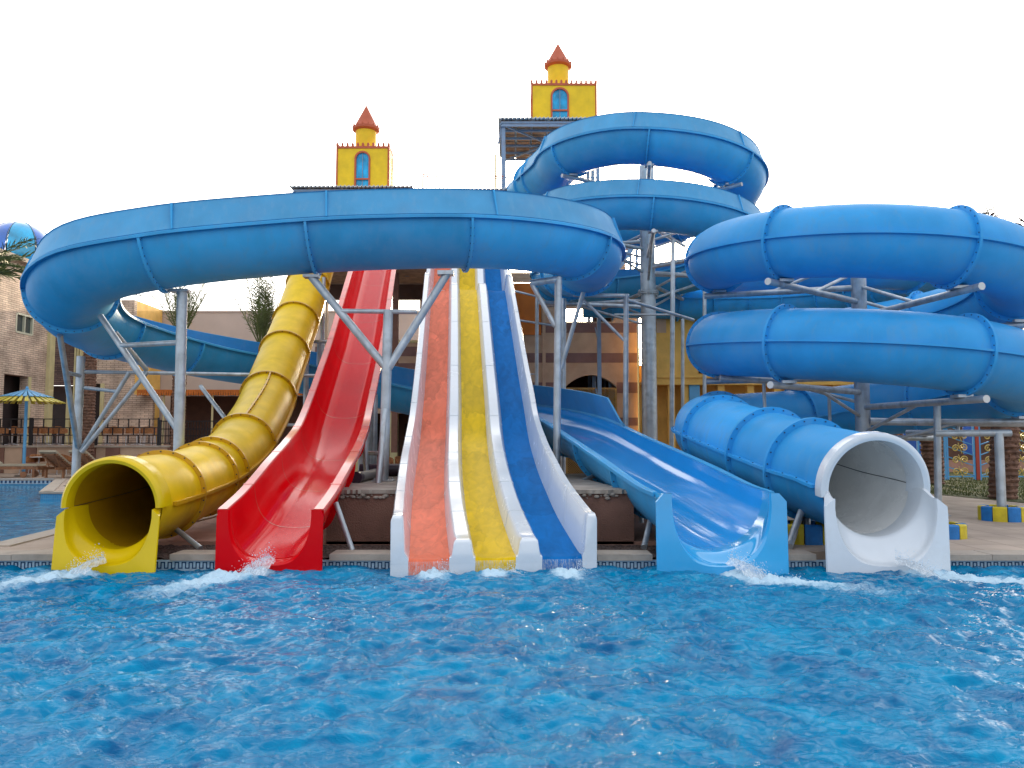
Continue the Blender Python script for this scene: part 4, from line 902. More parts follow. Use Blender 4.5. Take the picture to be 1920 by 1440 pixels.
# painted kerb rings round post bases
def kerb_ring(x, y, r, label, h=.25, post=None):
    t = thing('kerb_ring', label, 'kerb ring', (x, y, GZ), 'painted kerb rings round the post bases')
    n = 10
    for k in range(n):
        a0, a1 = 2*PI*k/n+.02, 2*PI*(k+1)/n-.02; mb = MB()
        ring = []
        for j in range(6):
            a = a0+(a1-a0)*j/5; c, s_ = math.cos(a), math.sin(a)
            ring.append([(x+c*rr, y+s_*rr, z) for rr, z in ((r-.12, GZ), (r, GZ), (r, GZ+h-.02), (r-.02, GZ+h), (r-.12, GZ+h))])
        mb.skin(ring, True, True); mb.build('block', 'kerb_b' if k % 2 else 'kerb_y', t)
    MB().cyl((x, y, GZ), (x, y, GZ+h-.05), r-.11, n=20).build('soil', 'gravel', t)
    return t
kerb_ring(8.56, 14.1, .37, 'blue and yellow painted kerb ring round the rightmost post')
kerb_ring(4.02, 11.15, .40, 'blue and yellow kerb ring between the pale blue and white mouths', .26)
kerb_ring(6.18, 11.7, .36, 'small blue and yellow kerb ring just right of the white mouth', .2)
t = frame('steel_trestle', 'grey post rising from the rightmost painted kerb ring', (8.56, 14.1, GZ), [('post', (8.56, 14.1, GZ), (8.56, 14.1, zat(812, 14.1)), .075), ('cap_rail', (7.6, 14.4, zat(812, 14.1)), (8.75, 14.05, zat(812, 14.1)), .06)])
t = frame('steel_trestle', 'short dark post from the kerb ring under the white ended tube', (4.02, 11.15, GZ), [('post', (4.1, 11.2, GZ), (4.12, 11.3, .62), .05)])

# ================================================================== TOWERS
def turret(x0, x1, yb, ytop, Y, dep, label, dcx, dr, ydt, yct, dwin):
    """castle top: box x0..x1 px, base yb, top ytop, drum centre px dcx"""
    X0, X1 = W(x0, yb, Y).x, W(x1, yb, Y).x; zb, zt = zat(yb, Y), zat(ytop, Y); cx = W(dcx, yb, Y).x; cy = Y+dep*.5
    t = thing('castle_turret', label, 'turret', ((X0+X1)/2, Y+dep/2, zb), 'castle turrets on the tower roofs')
    wx, hw = cx, dwin
    wz0, wz1 = zb+.0, zb+(zt-zb)*.88
    # walls with an arched opening in the front
    mb = MB(); n = 14; zs = wz1-hw
    arch = [(wx-hw, wz0)]+[(wx-hw*math.cos(PI*k/n), zs+hw*math.sin(PI*k/n)) for k in range(n+1)]+[(wx+hw, wz0)]
    def outer(i):
        x, z = arch[i]
        if i == 0: return (X0, wz0)
        if i == len(arch)-1: return (X1, wz0)
        k = (i-1)/n
        if k < .25: return (X0, zs+(zt-zs)*k/.25)
        if k > .75: return (X1, zs+(zt-zs)*(1-k)/.25)
        return (X0+(X1-X0)*(k-.25)/.5, zt)
    v = []
    for i, (x, z) in enumerate(arch): ox, oz = outer(i); v += [(x, Y, z), (ox, Y, oz), (x, Y+.08, z)]
    f = []
    for i in range(len(arch)-1): a = i*3; f += [(a, a+1, a+4, a+3), (a, a+3, a+5, a+2)]
    mb.add(v, f); mb.box(X0, X0+.05, Y+.001, Y+dep, zb, zt); mb.box(X1-.05, X1, Y+.001, Y+dep, zb, zt); mb.box(X0+.05, X1-.05, Y+dep-.05, Y+dep, zb, zt); mb.box(X0+.05, X1-.05, Y+.02, Y+dep-.05, zt-.06, zt-.001)
    mb.build('wall', 'castle', t, smooth=None)
    # window
    mb = MB(); rr = []
    for i, (x, z) in enumerate(arch):
        if i in (0, len(arch)-1): dx, dz = (-1 if i == 0 else 1), 0
        else: a = PI*(i-1)/n; dx, dz = -math.cos(a), math.sin(a)
        rr.append([(x-dx*.01, Y-.03, z-dz*.01), (x+dx*.055, Y-.03, z+dz*.055), (x+dx*.055, Y+.01, z+dz*.055), (x-dx*.01, Y+.07, z-dz*.01)])
    mb.skin(rr, True, True); mb.box(wx-hw, wx+hw, Y-.02, Y+.03, wz0+.27, wz0+.33)
    wf = mb.build('window', 'castle_red', t)
    mb = MB(); mb.add([(x, Y+.05, z) for x, z in arch], [tuple(range(len(arch)))]); sub(mb, 'pane', 'glass_b', wf, smooth=None)
    mb = MB(); mb.box(wx-.012, wx+.012, Y+.02, Y+.045, wz0, wz1); sub(mb, 'glazing_bar', 'steel_blue', wf, smooth=None)
    # red trims and merlons
    mb = MB()
    for x in (X0, X1): mb.box(x-.035, x+.035, Y-.02, Y+.04, zb, zt+.05)
    mb.box(X0+.036, X1-.036, Y-.025, Y+.04, zt-.03, zt+.06); mb.build('corner_trim', 'castle_red', t, smooth=None)
    mb = MB(); n = int((X1-X0)/.19)
    mb.box(X0, X1, Y+.045, Y+.085, zt, zt+.07)
    for s_ in (0, 1): mb.box((X0, X1-.04)[s_], (X0+.04, X1)[s_], Y+.09, Y+dep, zt, zt+.07)
    for k in range(n+1):
        x = X0+(X1-X0)*k/n; mb.box(x-.04, x+.04, Y-.02, Y+.08, zt+.061, zt+.17); mb.box(x-.022, x+.022, Y-.0, Y+.06, zt+.17, zt+.205)
        if k < n:
            y = Y+.12+(dep-.14)*k/n
            for xx in (X0+.02, X1-.02): mb.box(xx-.03, xx+.03, y-.04, y+.04, zt+.07, zt+.17)
    mb.build('battlement', 'castle_red', t, smooth=None)
    zd = zat(ydt, Y+dep*.5); zc = zat(yct, Y+dep*.5)
    mb = MB(); mb.lathe((cx, cy, 0), [(dr, zt-.05), (dr, zd), (dr*1.04, zd+.02)], 28); mb.build('drum', 'castle', t)
    mb = MB(); mb.lathe((cx, cy, 0), [(dr*1.0, zd-.02), (dr*1.30, zd+.03), (dr*1.33, zd+.12), (dr*1.24, zd+.12), (dr*1.2, zd+.08)], 28)
    mb.build('crown_ring', 'castle_red', t)
    for k in range(14):
        a = 2*PI*(k+.3)/14; mb = MB(); mb.box(cx+dr*1.26*math.cos(a)-.03, cx+dr*1.26*math.cos(a)+.03, cy+dr*1.26*math.sin(a)-.03, cy+dr*1.26*math.sin(a)+.03, zd+.11, zd+.20); mb.build('merlon', 'castle_red', t, smooth=None)
    mb = MB(); mb.lathe((cx, cy, 0), [(dr*1.30, zd+.1), (dr*1.12, zd+.18), (dr*.80, zd+(zc-zd)*.42), (dr*.40, zd+(zc-zd)*.72), (dr*.03, zc), (0.001, zc+.01)], 28); mb.build('spire', 'castle_red', t)
    mb = MB(); mb.pipe([(X0-.12 if x0 > 900 else X1+.08, Y+dep*.3, zb), (X0-.12 if x0 > 900 else X1+.08, Y+dep*.3, zt-.3)], .02)
    mb.build('ladder_rail', 'steel', t)
    return t
turret(631, 728, 350, 277, 30.0, 1.3, 'yellow castle turret with red cone, left and lower of the two', 679, .40, 247, 198, .25)
turret(997, 1118, 221, 159, 30.0, 2.3, 'yellow castle turret with red cone on the taller tower', 1050, .42, 128, 82, .30)

def corrugated(t, name, x0, x1, y0, y1, z, m='roof', slope=.0, step=.075):
    mb = MB(); n = int((x1-x0)/step/.5); v = []
    for k in range(n+1):
        x = x0+(x1-x0)*k/n; dz = .022*math.sin(k*PI/2*1.0+.5)*1.0 + (.02 if k % 2 else -.02)
        v += [(x, y0, z+dz), (x, y1, z+dz+slope)]
    f = [(2*k, 2*k+2, 2*k+3, 2*k+1) for k in range(n)]
    nv = len(v); v += [(x, y, z_-.03) for x, y, z_ in v]; f += [(nv+2*k+1, nv+2*k+3, nv+2*k+2, nv+2*k) for k in range(n)]+[(2*k, nv+2*k, nv+2*k+2, 2*k+2) for k in range(n)]
    mb.add(v, f); return mb.build(name, m, t, smooth=None)
def tower(name, label, X0, X1, Y0, Y1, zfloor, zroof, rails=True, brace=True, zb=GZ):
    t = thing(name, label, 'tower', ((X0+X1)/2, (Y0+Y1)/2, GZ), 'slide towers')
    for x in (X0, X1):
        for y in (Y0, (Y0+Y1)/2, Y1): MB().box(x-.07, x+.07, y-.07, y+.07, zb, zroof-.1).build('post', 'steel_blue', t, smooth=None)
    # floor: joists plus boards with gaps
    mb = MB(); 
    for y in np.arange(Y0, Y1+.01, (Y1-Y0)/5): mb.box(X0, X1, y-.04, y+.04, zfloor-.28, zfloor-.12)
    for x in (X0, X1): mb.box(x-.05, x+.05, Y0-.05, Y1+.05, zfloor-.3, zfloor-.04)
    mb.build('floor_frame', 'steel_blue', t, smooth=None)
    mb = MB(); mb.box(X0-.1, X1+.1, Y0-.1, Y1+.1, zfloor-.06, zfloor); mb.build('floor', 'board', t, smooth=None)
    # roof framing and sheet
    mb = MB()
    for y in np.arange(Y0-.1, Y1+.11, (Y1-Y0+.2)/5): mb.box(X0-.1, X1+.1, y-.03, y+.03, zroof-.18, zroof-.1)
    for x in (X0-.1, X1+.1): mb.box(x-.03, x+.03, Y0-.15, Y1+.15, zroof-.26, zroof-.18)
    mb.box(X0-.1, X1+.1, Y0-.15, Y0-.1, zroof-.3, zroof-.22)
    k = 0
    for x in np.arange(X0, X1, (X1-X0)/4): mb.bar((x, Y0-.1, zroof-.2), (x+(X1-X0)/4, Y0-.1, zroof-.1) if k % 2 == 0 else (x+(X1-X0)/4, Y0-.1, zroof-.28), .03); k += 1
    mb.bar((X0, Y0, zroof-.2), (X1, Y1, zroof-.2), .06); mb.bar((X1, Y0, zroof-.22), (X0, Y1, zroof-.22), .06)
    mb.build('roof_frame', 'steel_blue', t, smooth=None)
    mb = MB(); y = Y0-.1
    while y < Y1: 
        x = X0-.1
        while x < X1: mb.box(x, min(x+.52, X1+.1), y, y+.24, zroof-.10, zroof-.075); x += .60
        y += .34
    mb.build('roof_boards', 'board', t, smooth=None)
    corrugated(t, 'roof_sheet', X0-.2, X1+.2, Y0-.25, Y1+.2, zroof)
    if rails:
        for z in (.55, 1.05):
            for a, b in (((X0, Y0), (X1, Y0)), ((X0, Y0), (X0, Y1)), ((X1, Y0), (X1, Y1))): MB().cyl((*a, zfloor+z), (*b, zfloor+z), .025, n=8).build('rail', 'steel_blue', t)
    if brace:
        for x in (X0, X1):
            z = GZ+.3
            while z < zfloor-2.2: MB().cyl((x, Y0, z), (x, Y1, z+2.2), .03, n=8).build('brace', 'steel_blue', t); z += 2.3
    return t
T1X0, T1X1 = W(557, 350, 28.6).x, W(765, 350, 28.6).x
t1 = tower('slide_tower', 'lower slide tower with grey corrugated roof, behind the red and yellow slides', T1X0, T1X1, 28.6, 32.0, 8.05, zat(349, 28.4), brace=False, zb=7.55)
T2X0, T2X1 = W(944, 222, 28.9).x, W(1120, 222, 28.9).x
t2 = tower('slide_tower', 'tall blue grey slide tower with open slatted roof behind the spiral', T2X0, T2X1, 28.9, 32.6, 10.25, zat(221, 28.7))
# outer leaning post and stair bay of the tall tower
MB().box(T2X0-.32, T2X0-.24, 28.9, 28.98, GZ, zat(290, 28.9)).build('post', 'pale', t2, smooth=None)
MB().bar((T2X0-.28, 28.94, zat(290, 28.9)), (T2X0-.05, 28.94, zat(222, 28.9)-.2), .05).build('brace', 'steel_blue', t2)
mb = MB()
# stair tower behind
t = thing('stair_tower', 'tan panelled stair tower with blue stringers seen through the spiral', 'stair tower', (W(1180, 300, 31).x, 31, GZ))
xa, xb = W(1140, 330, 31).x, W(1192, 330, 31).x
for z in np.arange(1.7, 11.0, 1.55): 
    part(t, 'landing', 'board', xa, xb, 31, 32.6, z, z+.07)
    MB().bar((xa, 31.0, z), (xb, 31.0, z+1.5), .05, .22).build('stringer', 'steel_blue', t)
for x in (xa, xb):
    for y in (30.95, 32.65): part(t, 'post', 'steel_blue', x-.05, x+.05, y-.05, y+.05, GZ, 11.6)
part(t, 'panel', 'tan', xa+.2, xb-.2, 32.6, 32.64, 3.0, 11.0)
# linking walkway between the towers with its railing
t = thing('walkway', 'elevated walkway with a thin railing joining the two slide towers', 'walkway', ((T1X1+T2X0)/2, 28.9, 10.3))
zc = zat(356, 28.7)
mb = MB(); mb.box(T1X1+.25, T2X0-.4, 28.5, 30.2, zc-.16, zc-.1); mb.build('deck_boards', 'board', t, smooth=None)
corrugated(t, 'edge_sheet', T1X1+.22, T2X0+1.2, 28.42, 30.3, zc-.03)
xr = W(793, 330, 28.5).x; zr = zat(327, 28.5)
MB().cyl((xr, 28.5, zc-.1), (xr, 28.5, zr), .03, n=8).build('rail_post', 'castle_red', t)
MB().cyl((xr, 28.5, zr), (T2X0, 28.5, zr-.07), .022, n=8).build('rail', 'castle_red', t)
k = xr+.15
mb = MB()
while k < T2X0-.1: mb.box(k, k+.05, 28.47, 28.5, zr-.11, zr-.075-(k-xr)*.02+.02); k += .16
mb.bar((xr, 28.49, zr-.09), (T2X0, 28.49, zr-.16), .02); mb.build('rail_trim', 'castle_red', t, smooth=None)
for x in (T1X1+.6, (T1X1+T2X0)/2, T2X0-.7): MB().box(x-.06, x+.06, 29.3, 29.42, GZ, zc-.17).build('post', 'steel_blue', t, smooth=None)

# start platform of the three straight slides: concrete slab, beam and piers
t = thing('start_platform', 'brown concrete platform behind the tops of the red and multi-lane slides', 'platform', (-3.4, 27, GZ))
part(t, 'slab', 'board', W(545, 500, 26).x, W(955, 500, 26).x, 26.6, 30.4, 7.55, 7.80)
part(t, 'beam', 'tan', xat(600, 30)-.2, xat(960, 30), 30.0, 30.3, zat(531, 30), 7.54)
part(t, 'beam', 'brown', xat(600, 30)-.2, xat(960, 30), 30.05, 30.35, zat(560, 30), zat(531, 30)-.002)
for px in (604, 792, 950): part(t, 'pier', 'tan', xat(px, 30)-.13, xat(px, 30)+.13, 30.06, 30.34, GZ, zat(560, 30)-.002)
for px in (740, 875): part(t, 'pier', 'render', xat(px, 28)-.1, xat(px, 28)+.1, 28, 28.2, 1.2, 7.54)

# ================================================================== CENTRAL BUILDING
t = thing('pool_building', 'tan building with plum stripes and an arched opening right of the lanes', 'building', (2.3, 30.2, GZ))
YB = 30.2
xl, xr_ = xat(962, YB), xat(1195, YB); a0, a1 = xat(1060, YB), xat(1156, YB); z0 = GZ
zsp, zap = zat(726, YB), zat(703, YB)
w0, w1, wzb, wzt = xat(1060, YB), xat(1116, YB), zat(603, YB), zat(577, YB); w2 = xat(1148, YB)
ztop = 7.6
mb = MB()
def wb(x0, x1, za, zb_, dy=0): mb.box(x0, x1, YB+dy, YB+.35, za, zb_)
wb(xl, a0, z0, ztop); wb(w2, xr_, wzb, ztop); wb(a0, w2, wzt, ztop); wb(a1, xr_, z0, wzb-.0)
# wall above the arch
n = 16; v = []
for k in range(n+1):
    x = a0+(a1-a0)*k/n; z = zsp+(zap-zsp)*math.sin(PI*k/n)**.8
    v += [(x, YB, z), (x, YB, wzb), (x, YB+.35, z), (x, YB+.35, wzb)]
f = []
for k in range(n): a = k*4; f += [(a, a+4, a+5, a+1), (a+2, a+3, a+7, a+6), (a, a+2, a+6, a+4), (a+1, a+5, a+7, a+3)]
mb.add(v, f); mb.build('wall', 'tan', t, smooth=None)
for (ya, yb_) in ((606, 624), (662, 680), (717, 737), (783, 798), (845, 860)):
    zt_, zb_ = zat(ya, YB), zat(yb_, YB)
    segs = [(xl, xr_)] if yb_ < 703 else [(xl, a0), (a1, xr_)]
    for s0, s1 in segs: part(t, 'painted_band', 'plum', s0-.002, s1, YB-.012, YB+.0, zb_, zt_)
part(t, 'pilaster', 'tan', xat(1017, YB), xat(1023, YB), YB-.09, YB-.013, z0, zat(560, YB))
part(t, 'wall_panel', 'orange', xl-.1, xat(1015, YB), YB-.06, YB-.013, zat(628, YB), zat(531, YB), 'bright orange painted panel')
part(t, 'cornice', 'tan', xl-.1, xat(1020, YB), YB-.10, YB-.013, zat(530, YB), zat(512, YB))
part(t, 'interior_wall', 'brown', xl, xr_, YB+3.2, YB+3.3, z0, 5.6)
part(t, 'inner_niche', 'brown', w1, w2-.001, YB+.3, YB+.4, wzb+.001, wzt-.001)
part(t, 'side_wall', 'tan', xl, xl+.3, YB+.36, YB+3.2, z0, 5.6); part(t, 'side_wall', 'tan', xr_-.3, xr_, YB+.36, YB+3.2, z0, 5.6)
part(t, 'roof', 'conc', xl, xr_, YB+.36, YB+3.2, 5.62, 5.75)
mb = MB(); mb.lathe((0, 0, 0), [(.001, 0), (.12, 0)], 12)
t = thing('lattice_gate', 'gilded diagonal lattice gate filling the arched opening', 'gate', ((a0+a1)/2, YB-.06, GZ))
zg = zat(727, YB); yg = YB-.075
mb = MB()
for x in (a0, a1-.07): mb.box(x, x+.07, yg, yg+.05, GZ, zg)
for z in (GZ, zg-.07): mb.box(a0+.07, a1-.07, yg, yg+.05, z, z+.07)
mb.build('frame', 'brass', t, smooth=None)
mb = MB(); H_ = zg-.07-GZ-.07; Wd = a1-a0-.14; k = -H_
while k < Wd:
    x0 = max(0, k); x1 = min(Wd, k+H_)
    if x1 > x0+.02:
        mb.bar((a0+.07+x0, yg+.02, GZ+.07+(x0-k)), (a0+.07+x1, yg+.02, GZ+.07+(x1-k)), .022, .012, Vector((0,1,0)))
        mb.bar((a0+.07+x0, yg+.035, zg-.07-(x0-k)), (a0+.07+x1, yg+.035, zg-.07-(x1-k)), .022, .012, Vector((0,1,0)))
    k += .085
mb.build('lattice', 'brass', t, smooth=None)
# low wing behind the red and multi-lane slides
t = thing('pool_wing', 'low tan wing with plum stripes and dark veranda behind the red slide', 'building', (xat(780, 30.6), 30.6, GZ))
YW = 30.6; xl2, xr2 = xat(590, YW), xat(962, YW)-.02
part(t, 'wall', 'tan', xl2, xr2, YW, YW+.3, zat(775, YW), zat(643, YW))
for ya, yb_ in ((650, 668), (681, 692), (742, 756)): part(t, 'painted_band', 'plum', xl2, xr2, YW-.012, YW, zat(yb_, YW), zat(ya, YW))
part(t, 'cornice', 'pale', xl2-.05, xr2, YW-.06, YW+.32, zat(643, YW)+.001, zat(638, YW))
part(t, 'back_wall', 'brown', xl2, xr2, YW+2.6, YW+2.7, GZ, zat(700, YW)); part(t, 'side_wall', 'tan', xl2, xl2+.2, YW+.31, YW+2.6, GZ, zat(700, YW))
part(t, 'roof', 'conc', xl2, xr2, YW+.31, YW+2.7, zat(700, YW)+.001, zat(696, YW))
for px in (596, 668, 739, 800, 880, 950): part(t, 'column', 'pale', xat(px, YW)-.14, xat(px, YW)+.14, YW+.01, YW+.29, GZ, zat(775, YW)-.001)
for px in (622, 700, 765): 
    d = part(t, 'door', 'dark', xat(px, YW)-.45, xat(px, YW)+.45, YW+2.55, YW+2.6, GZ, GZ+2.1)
# wide beige wall of the far building
t = thing('far_hall', 'wide plain beige hall behind the palms at left', 'building', (xat(440, 45), 45, GZ))
xa, xb = xat(246, 45), xat(960, 45); ztp = zat(586, 45)
part(t, 'wall', 'beige', xa, xb, 45, 45.4, GZ, ztp)
part(t, 'end_wall', 'ochre', xa-.02, xa+.4, 45.41, 56, GZ, ztp-.02)
part(t, 'parapet', 'beige', xa-.03, xb, 44.95, 45.42, ztp+.001, ztp+.10)
part(t, 'roof', 'conc', xa+.41, xb, 45.41, 56, ztp-.5, ztp-.3)
t = thing('veranda', 'long dark veranda with a fringed orange canopy below the beige hall', 'veranda', (xat(380, 40.5), 40.5, GZ))
ya = 40.5; xa, xb = xat(262, ya), xat(640, ya); zt_ = zat(741, ya)
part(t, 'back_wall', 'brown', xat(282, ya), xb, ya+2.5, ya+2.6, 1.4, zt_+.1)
part(t, 'roof', 'wood', xa, xb, ya-.2, ya+2.6, zt_+.12, zt_+.2)
mb = MB(); x = xa
while x < xb: mb.box(x, x+.09, ya-.24, ya-.22, zt_-.02+random.uniform(-.02, .02), zt_+.26); x += .125
mb.box(xa, xb, ya-.21, ya-.2, zt_+.1, zt_+.27); mb.build('canopy_fringe', 'orange', t, smooth=None)
for px in (309, 400, 500, 600): pole(t, 'post', (xat(px, ya), ya, 1.4), (xat(px, ya), ya, zt_+.1), .05, 'pale')
part(t, 'side_wall', 'brick', xat(218, ya), xat(284, ya), ya+.3, ya+.5, 1.4, zt_+.05)
# ================================================================== LEFT STONE BUILDING
t = thing('stone_building', 'split stone building with pale corner pilasters at the left edge', 'building', (-22, 34, GZ))
YL = 40.2; XL = xat(86, YL)
def facade(xs, m, y0, y1, z0, z1, name='wall'): return MB().box(xs-.4, xs, y0, y1, z0, z1).build(name, m, t, smooth=None)
zeave = 10.1
# long wall running away from us, facing the pools, with a door and a window opening
yw0, yw1 = 33.75, 35.1      # window
yd0, yd1 = 33.3, 35.0
zd = zat(703, 37.6); wzb2, wzt2 = zat(623, 37.8), zat(588, 37.8)
def yof(px): return XL/((px-960)/F*1.0)   # depth where the wall line crosses a column of the photo
yA, yB_ = yof(5), yof(50); yC, yD = yof(23), yof(54)
for y0_, y1_, z0_, z1_ in ((27, yA, GZ, zeave), (yA, yB_, zd, wzb2), (yB_, YL, GZ, wzb2), (yA, yC, wzb2, zeave), (yC, yD, wzt2, zeave), (yD, YL, wzb2, zeave)):
    facade(XL, 'brick', y0_, y1_, z0_, z1_)
part(t, 'door_recess', 'dark', XL-.9, XL-.8, 27, YL+.3, GZ, zeave)
o = part(t, 'window', 'cream', XL-.1, XL+.02, yC-.04, yC+.04, wzb2, wzt2)
for (y0_, y1_, z0_, z1_) in ((yD-.04, yD+.04, wzb2, wzt2), (yC+.04, yD-.04, wzb2-.04, wzb2+.05), (yC+.04, yD-.04, wzt2-.05, wzt2+.04), ((yC+yD)/2-.03, (yC+yD)/2+.03, wzb2+.05, wzt2-.05)):
    sub(MB().box(XL-.1, XL+.03, y0_, y1_, z0_, z1_), 'frame', 'cream', o, smooth=None)
sub(MB().box(XL-.12, XL-.09, yC+.04, yD-.04, wzb2+.05, wzt2-.05), 'pane', 'darkglass', o, smooth=None)
part(t, 'door_jamb', 'pale', XL-.35, XL+.02, yB_+.001, yB_+.25, GZ, zd)
part(t, 'pilaster', 'pale', XL-.4, XL+.16, YL+.001, YL+.45, GZ, zeave)
part(t, 'eave', 'coping', XL-1.0, XL+.35, 27, YL+.6, zeave+.001, zeave+.2)
# recessed dark bay and the next stone block
Yr = 42.6
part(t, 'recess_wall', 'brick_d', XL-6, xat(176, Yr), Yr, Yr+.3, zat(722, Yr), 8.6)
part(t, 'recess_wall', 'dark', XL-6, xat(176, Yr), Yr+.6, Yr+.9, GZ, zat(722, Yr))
Yc = 41.5
for k in range(3): part(t, 'pilaster', 'pale', xat(138+k*5, Yc), xat(141+k*5, Yc), Yc, Yc+.2, GZ, 7.8)
part(t, 'pilaster', 'pale', xat(126, Yc), xat(133, Yc), Yc, Yc+.3, GZ, zat(742, Yc))
part(t, 'block_wall', 'brick', xat(168, Yc), xat(247, Yc), Yc+.05, Yc+.35, zat(719, Yc), zat(562, Yc))
part(t, 'block_wall', 'brick', xat(196, Yc), xat(247, Yc), Yc+.05, Yc+.35, GZ, zat(719, Yc)-.001)
part(t, 'block_side', 'ochre', xat(247, Yc)-.2, xat(247, Yc), Yc+.351, 44.9, GZ, zat(562, Yc))
part(t, 'doorway', 'dark', xat(168, Yc), xat(196, Yc)-.12, Yc+.3, Yc+.36, GZ, zat(719, Yc)-.001)
part(t, 'door_jamb', 'pale', xat(189, Yc), xat(196, Yc), Yc, Yc+.33, GZ, zat(719, Yc)-.002)
# glass dome on its roof
t = thing('glass_dome', 'blue segmented glass dome rising above the stone building', 'dome', (xat(38, 44), 44, 9.4))
Yd = 44.0; c = W(36, 478, Yd); rd = 62/F*Yd
mb = MB()
n = 8
for k in range(n):
    mb = MB(); mb.lathe((c.x, c.y, c.z), [(rd*math.cos(PI/2*j/10)*(1.0), rd*math.sin(PI/2*j/10)) for j in range(-3, 10)]+[(0.02, rd)], 4, 2*PI*k/n+.03+R(12), 2*PI*(k+1)/n-.03+R(12))
    mb.build('glass_panel', 'dome_d' if k % 2 == 1 else 'dome', t, smooth=60)
for k in range(n):
    a = 2*PI*k/n+R(12); mb = MB(); pts = [(c.x+rd*1.005*math.cos(PI/2*j/10)*math.cos(a), c.y+rd*1.005*math.cos(PI/2*j/10)*math.sin(a), c.z+rd*1.005*math.sin(PI/2*j/10)) for j in range(-3, 11)]
    mb.pipe(pts, .022, 6); mb.build('dome_rib', 'steel_blue', t)
MB().cyl((c.x, c.y, zeave-1.4), (c.x, c.y, c.z-rd*.4), rd*.93, n=24).build('drum', 'pale', t)

# ================================================================== RIGHT: OCHRE BUILDING
t = thing('ochre_building', 'ochre yellow building with a ledge and columns behind the closed coil', 'building', (xat(1380, 29), 29, GZ))
YO = 29.0; xa, xb = xat(1206, YO), xat(1640, YO); zl0, zl1 = zat(722, YO), zat(706, YO)
part(t, 'wall', 'ochre', xa, xb, YO, YO+.3, zl0, zat(588, YO))
part(t, 'ledge', 'ochre', xa, xb, YO-.22, YO-.001, zl0, zl1); part(t, 'ledge', 'ochre', xa, xb, YO-.30, YO-.221, zl1-.06, zl1+.03)
part(t, 'back_wall', 'ochre', xa, xb, YO+.9, YO+1.0, GZ, zl0+.8); part(t, 'soffit', 'ochre', xa, xb, YO+.301, YO+.899, zl0+.05, zl0+.15)
for px in (1206, 1252, 1278, 1345, 1400, 1450, 1500, 1560): part(t, 'column', 'ochre', xat(px, YO), xat(px, YO)+.24, YO-.05, YO+.25, GZ, zl0-.001)
part(t, 'column', 'para_b', xat(1291, YO), xat(1310, YO), YO-.12, YO+.24, GZ, zl0-.001, 'bright blue painted column')
part(t, 'plaque', 'tan', xat(1232, YO), xat(1250, YO), YO-.03, YO-.001, zat(624, YO), zat(590, YO)); part(t, 'parapet', 'ochre', xa, xb, YO-.08, YO+.35, zat(588, YO)+.001, zat(582, YO))
mb = MB(); xm = xat(1318, YO); zm = zat(640, YO)
for k in range(2):
    o = MB().box(xat(1310, YO)+k*1.6, xat(1336, YO)+k*1.6, YO-.04, YO-.001, zat(700, YO), zat(640, YO)).build('window_niche', 'dark', t, smooth=None)
t = thing('boundary_wall', 'low dull orange boundary wall behind the scroll fence', 'wall', (18, 36, GZ))
part(t, 'wall', 'brown', xat(1660, 36), 34, 36, 36.3, GZ, 2.3); part(t, 'coping', 'orange', xat(1660, 36)-.05, 34, 35.9, 36.4, 2.301, 2.5)
part(t, 'plinth', 'terrace', xat(1660, 36), 34, 35.6, 35.99, GZ, .75)

# ---- scroll fence
def spiral(mb, cx, cz, y, r, sgn, r_=.022, flip=1):
    pts = []
    for k in range(22):
        a = k/21*PI*3.2; rr = r*(1-k/21*.86); pts.append((cx+sgn*rr*math.cos(a), y, cz+flip*rr*math.sin(a)))
    for a, b in zip(pts, pts[1:]): mb.cyl(a, b, r_, n=5, cap=False)
    return pts[0]
def fence_panel(x0, y, wd, h, kind, label):
    t = thing('scroll_fence', label, 'fence', (x0, y, GZ), 'panels of the scroll fence at right')
    z0 = GZ+.12; z1 = GZ+h
    for x in (x0, x0+wd): MB().box(x-.03, x+.03, y-.03, y+.03, GZ, z1).build('upright', 'fence_b', t, smooth=None)
    MB().box(x0+.03, x0+wd-.03, y-.02, y+.02, z0, z0+.04).build('rail', 'fence_b', t, smooth=None); MB().box(x0+.03, x0+wd-.03, y-.02, y+.02, z1-.04, z1).build('rail', 'fence_b', t, smooth=None)
    k = z0+.05
    while k < z1-.25:
        sl = .42*wd/1.3
        MB().bar((x0+.03, y+.03, k+sl if kind > 0 else k), (x0+wd-.03, y+.03, k if kind > 0 else k+sl), .03, .035, Vector((0,1,0))).build('slat', 'fence_b', t); k += .36
    nz = 4
    for j in range(nz):
        zc = z0+.18+j*(h-.3)/nz; r = .135
        for sg, ox in ((1, .30), (-1, .62)):
            mb = MB(); spiral(mb, x0+wd*ox, zc+(0 if sg > 0 else .02), y-.035, r, sg); mb.build('scroll', 'scroll', t)
        MB().cyl((x0+wd*.40, y-.035, zc+.19), (x0+wd*.53, y-.035, zc-.17), .014, n=5).build('link', 'scroll', t)
YF = 28.2; x = xat(1716, YF); names = ['leftmost scroll fence panel beside the palm trunk', 'second scroll fence panel, left of the red post', 'third scroll fence panel, right of the red post', 'fourth scroll fence panel, behind the thick palm trunk', 'rightmost scroll fence panel at the photo edge']
for k in range(5):
    fence_panel(x+k*1.02+(.12 if k > 1 else 0), YF, .94, 1.95, 1 if k % 2 else -1, names[k])
t = thing('fence_post', 'red painted post in the middle of the scroll fence', 'post', (x+2.06, YF, GZ)); part(t, 'post', 'redpost', x+2.0, x+2.12, YF-.06, YF+.06, GZ, GZ+2.3)
t = thing('blue_screen', 'royal blue screen panels standing behind the scroll fence', 'screen', (x+.4, YF+1.2, GZ))
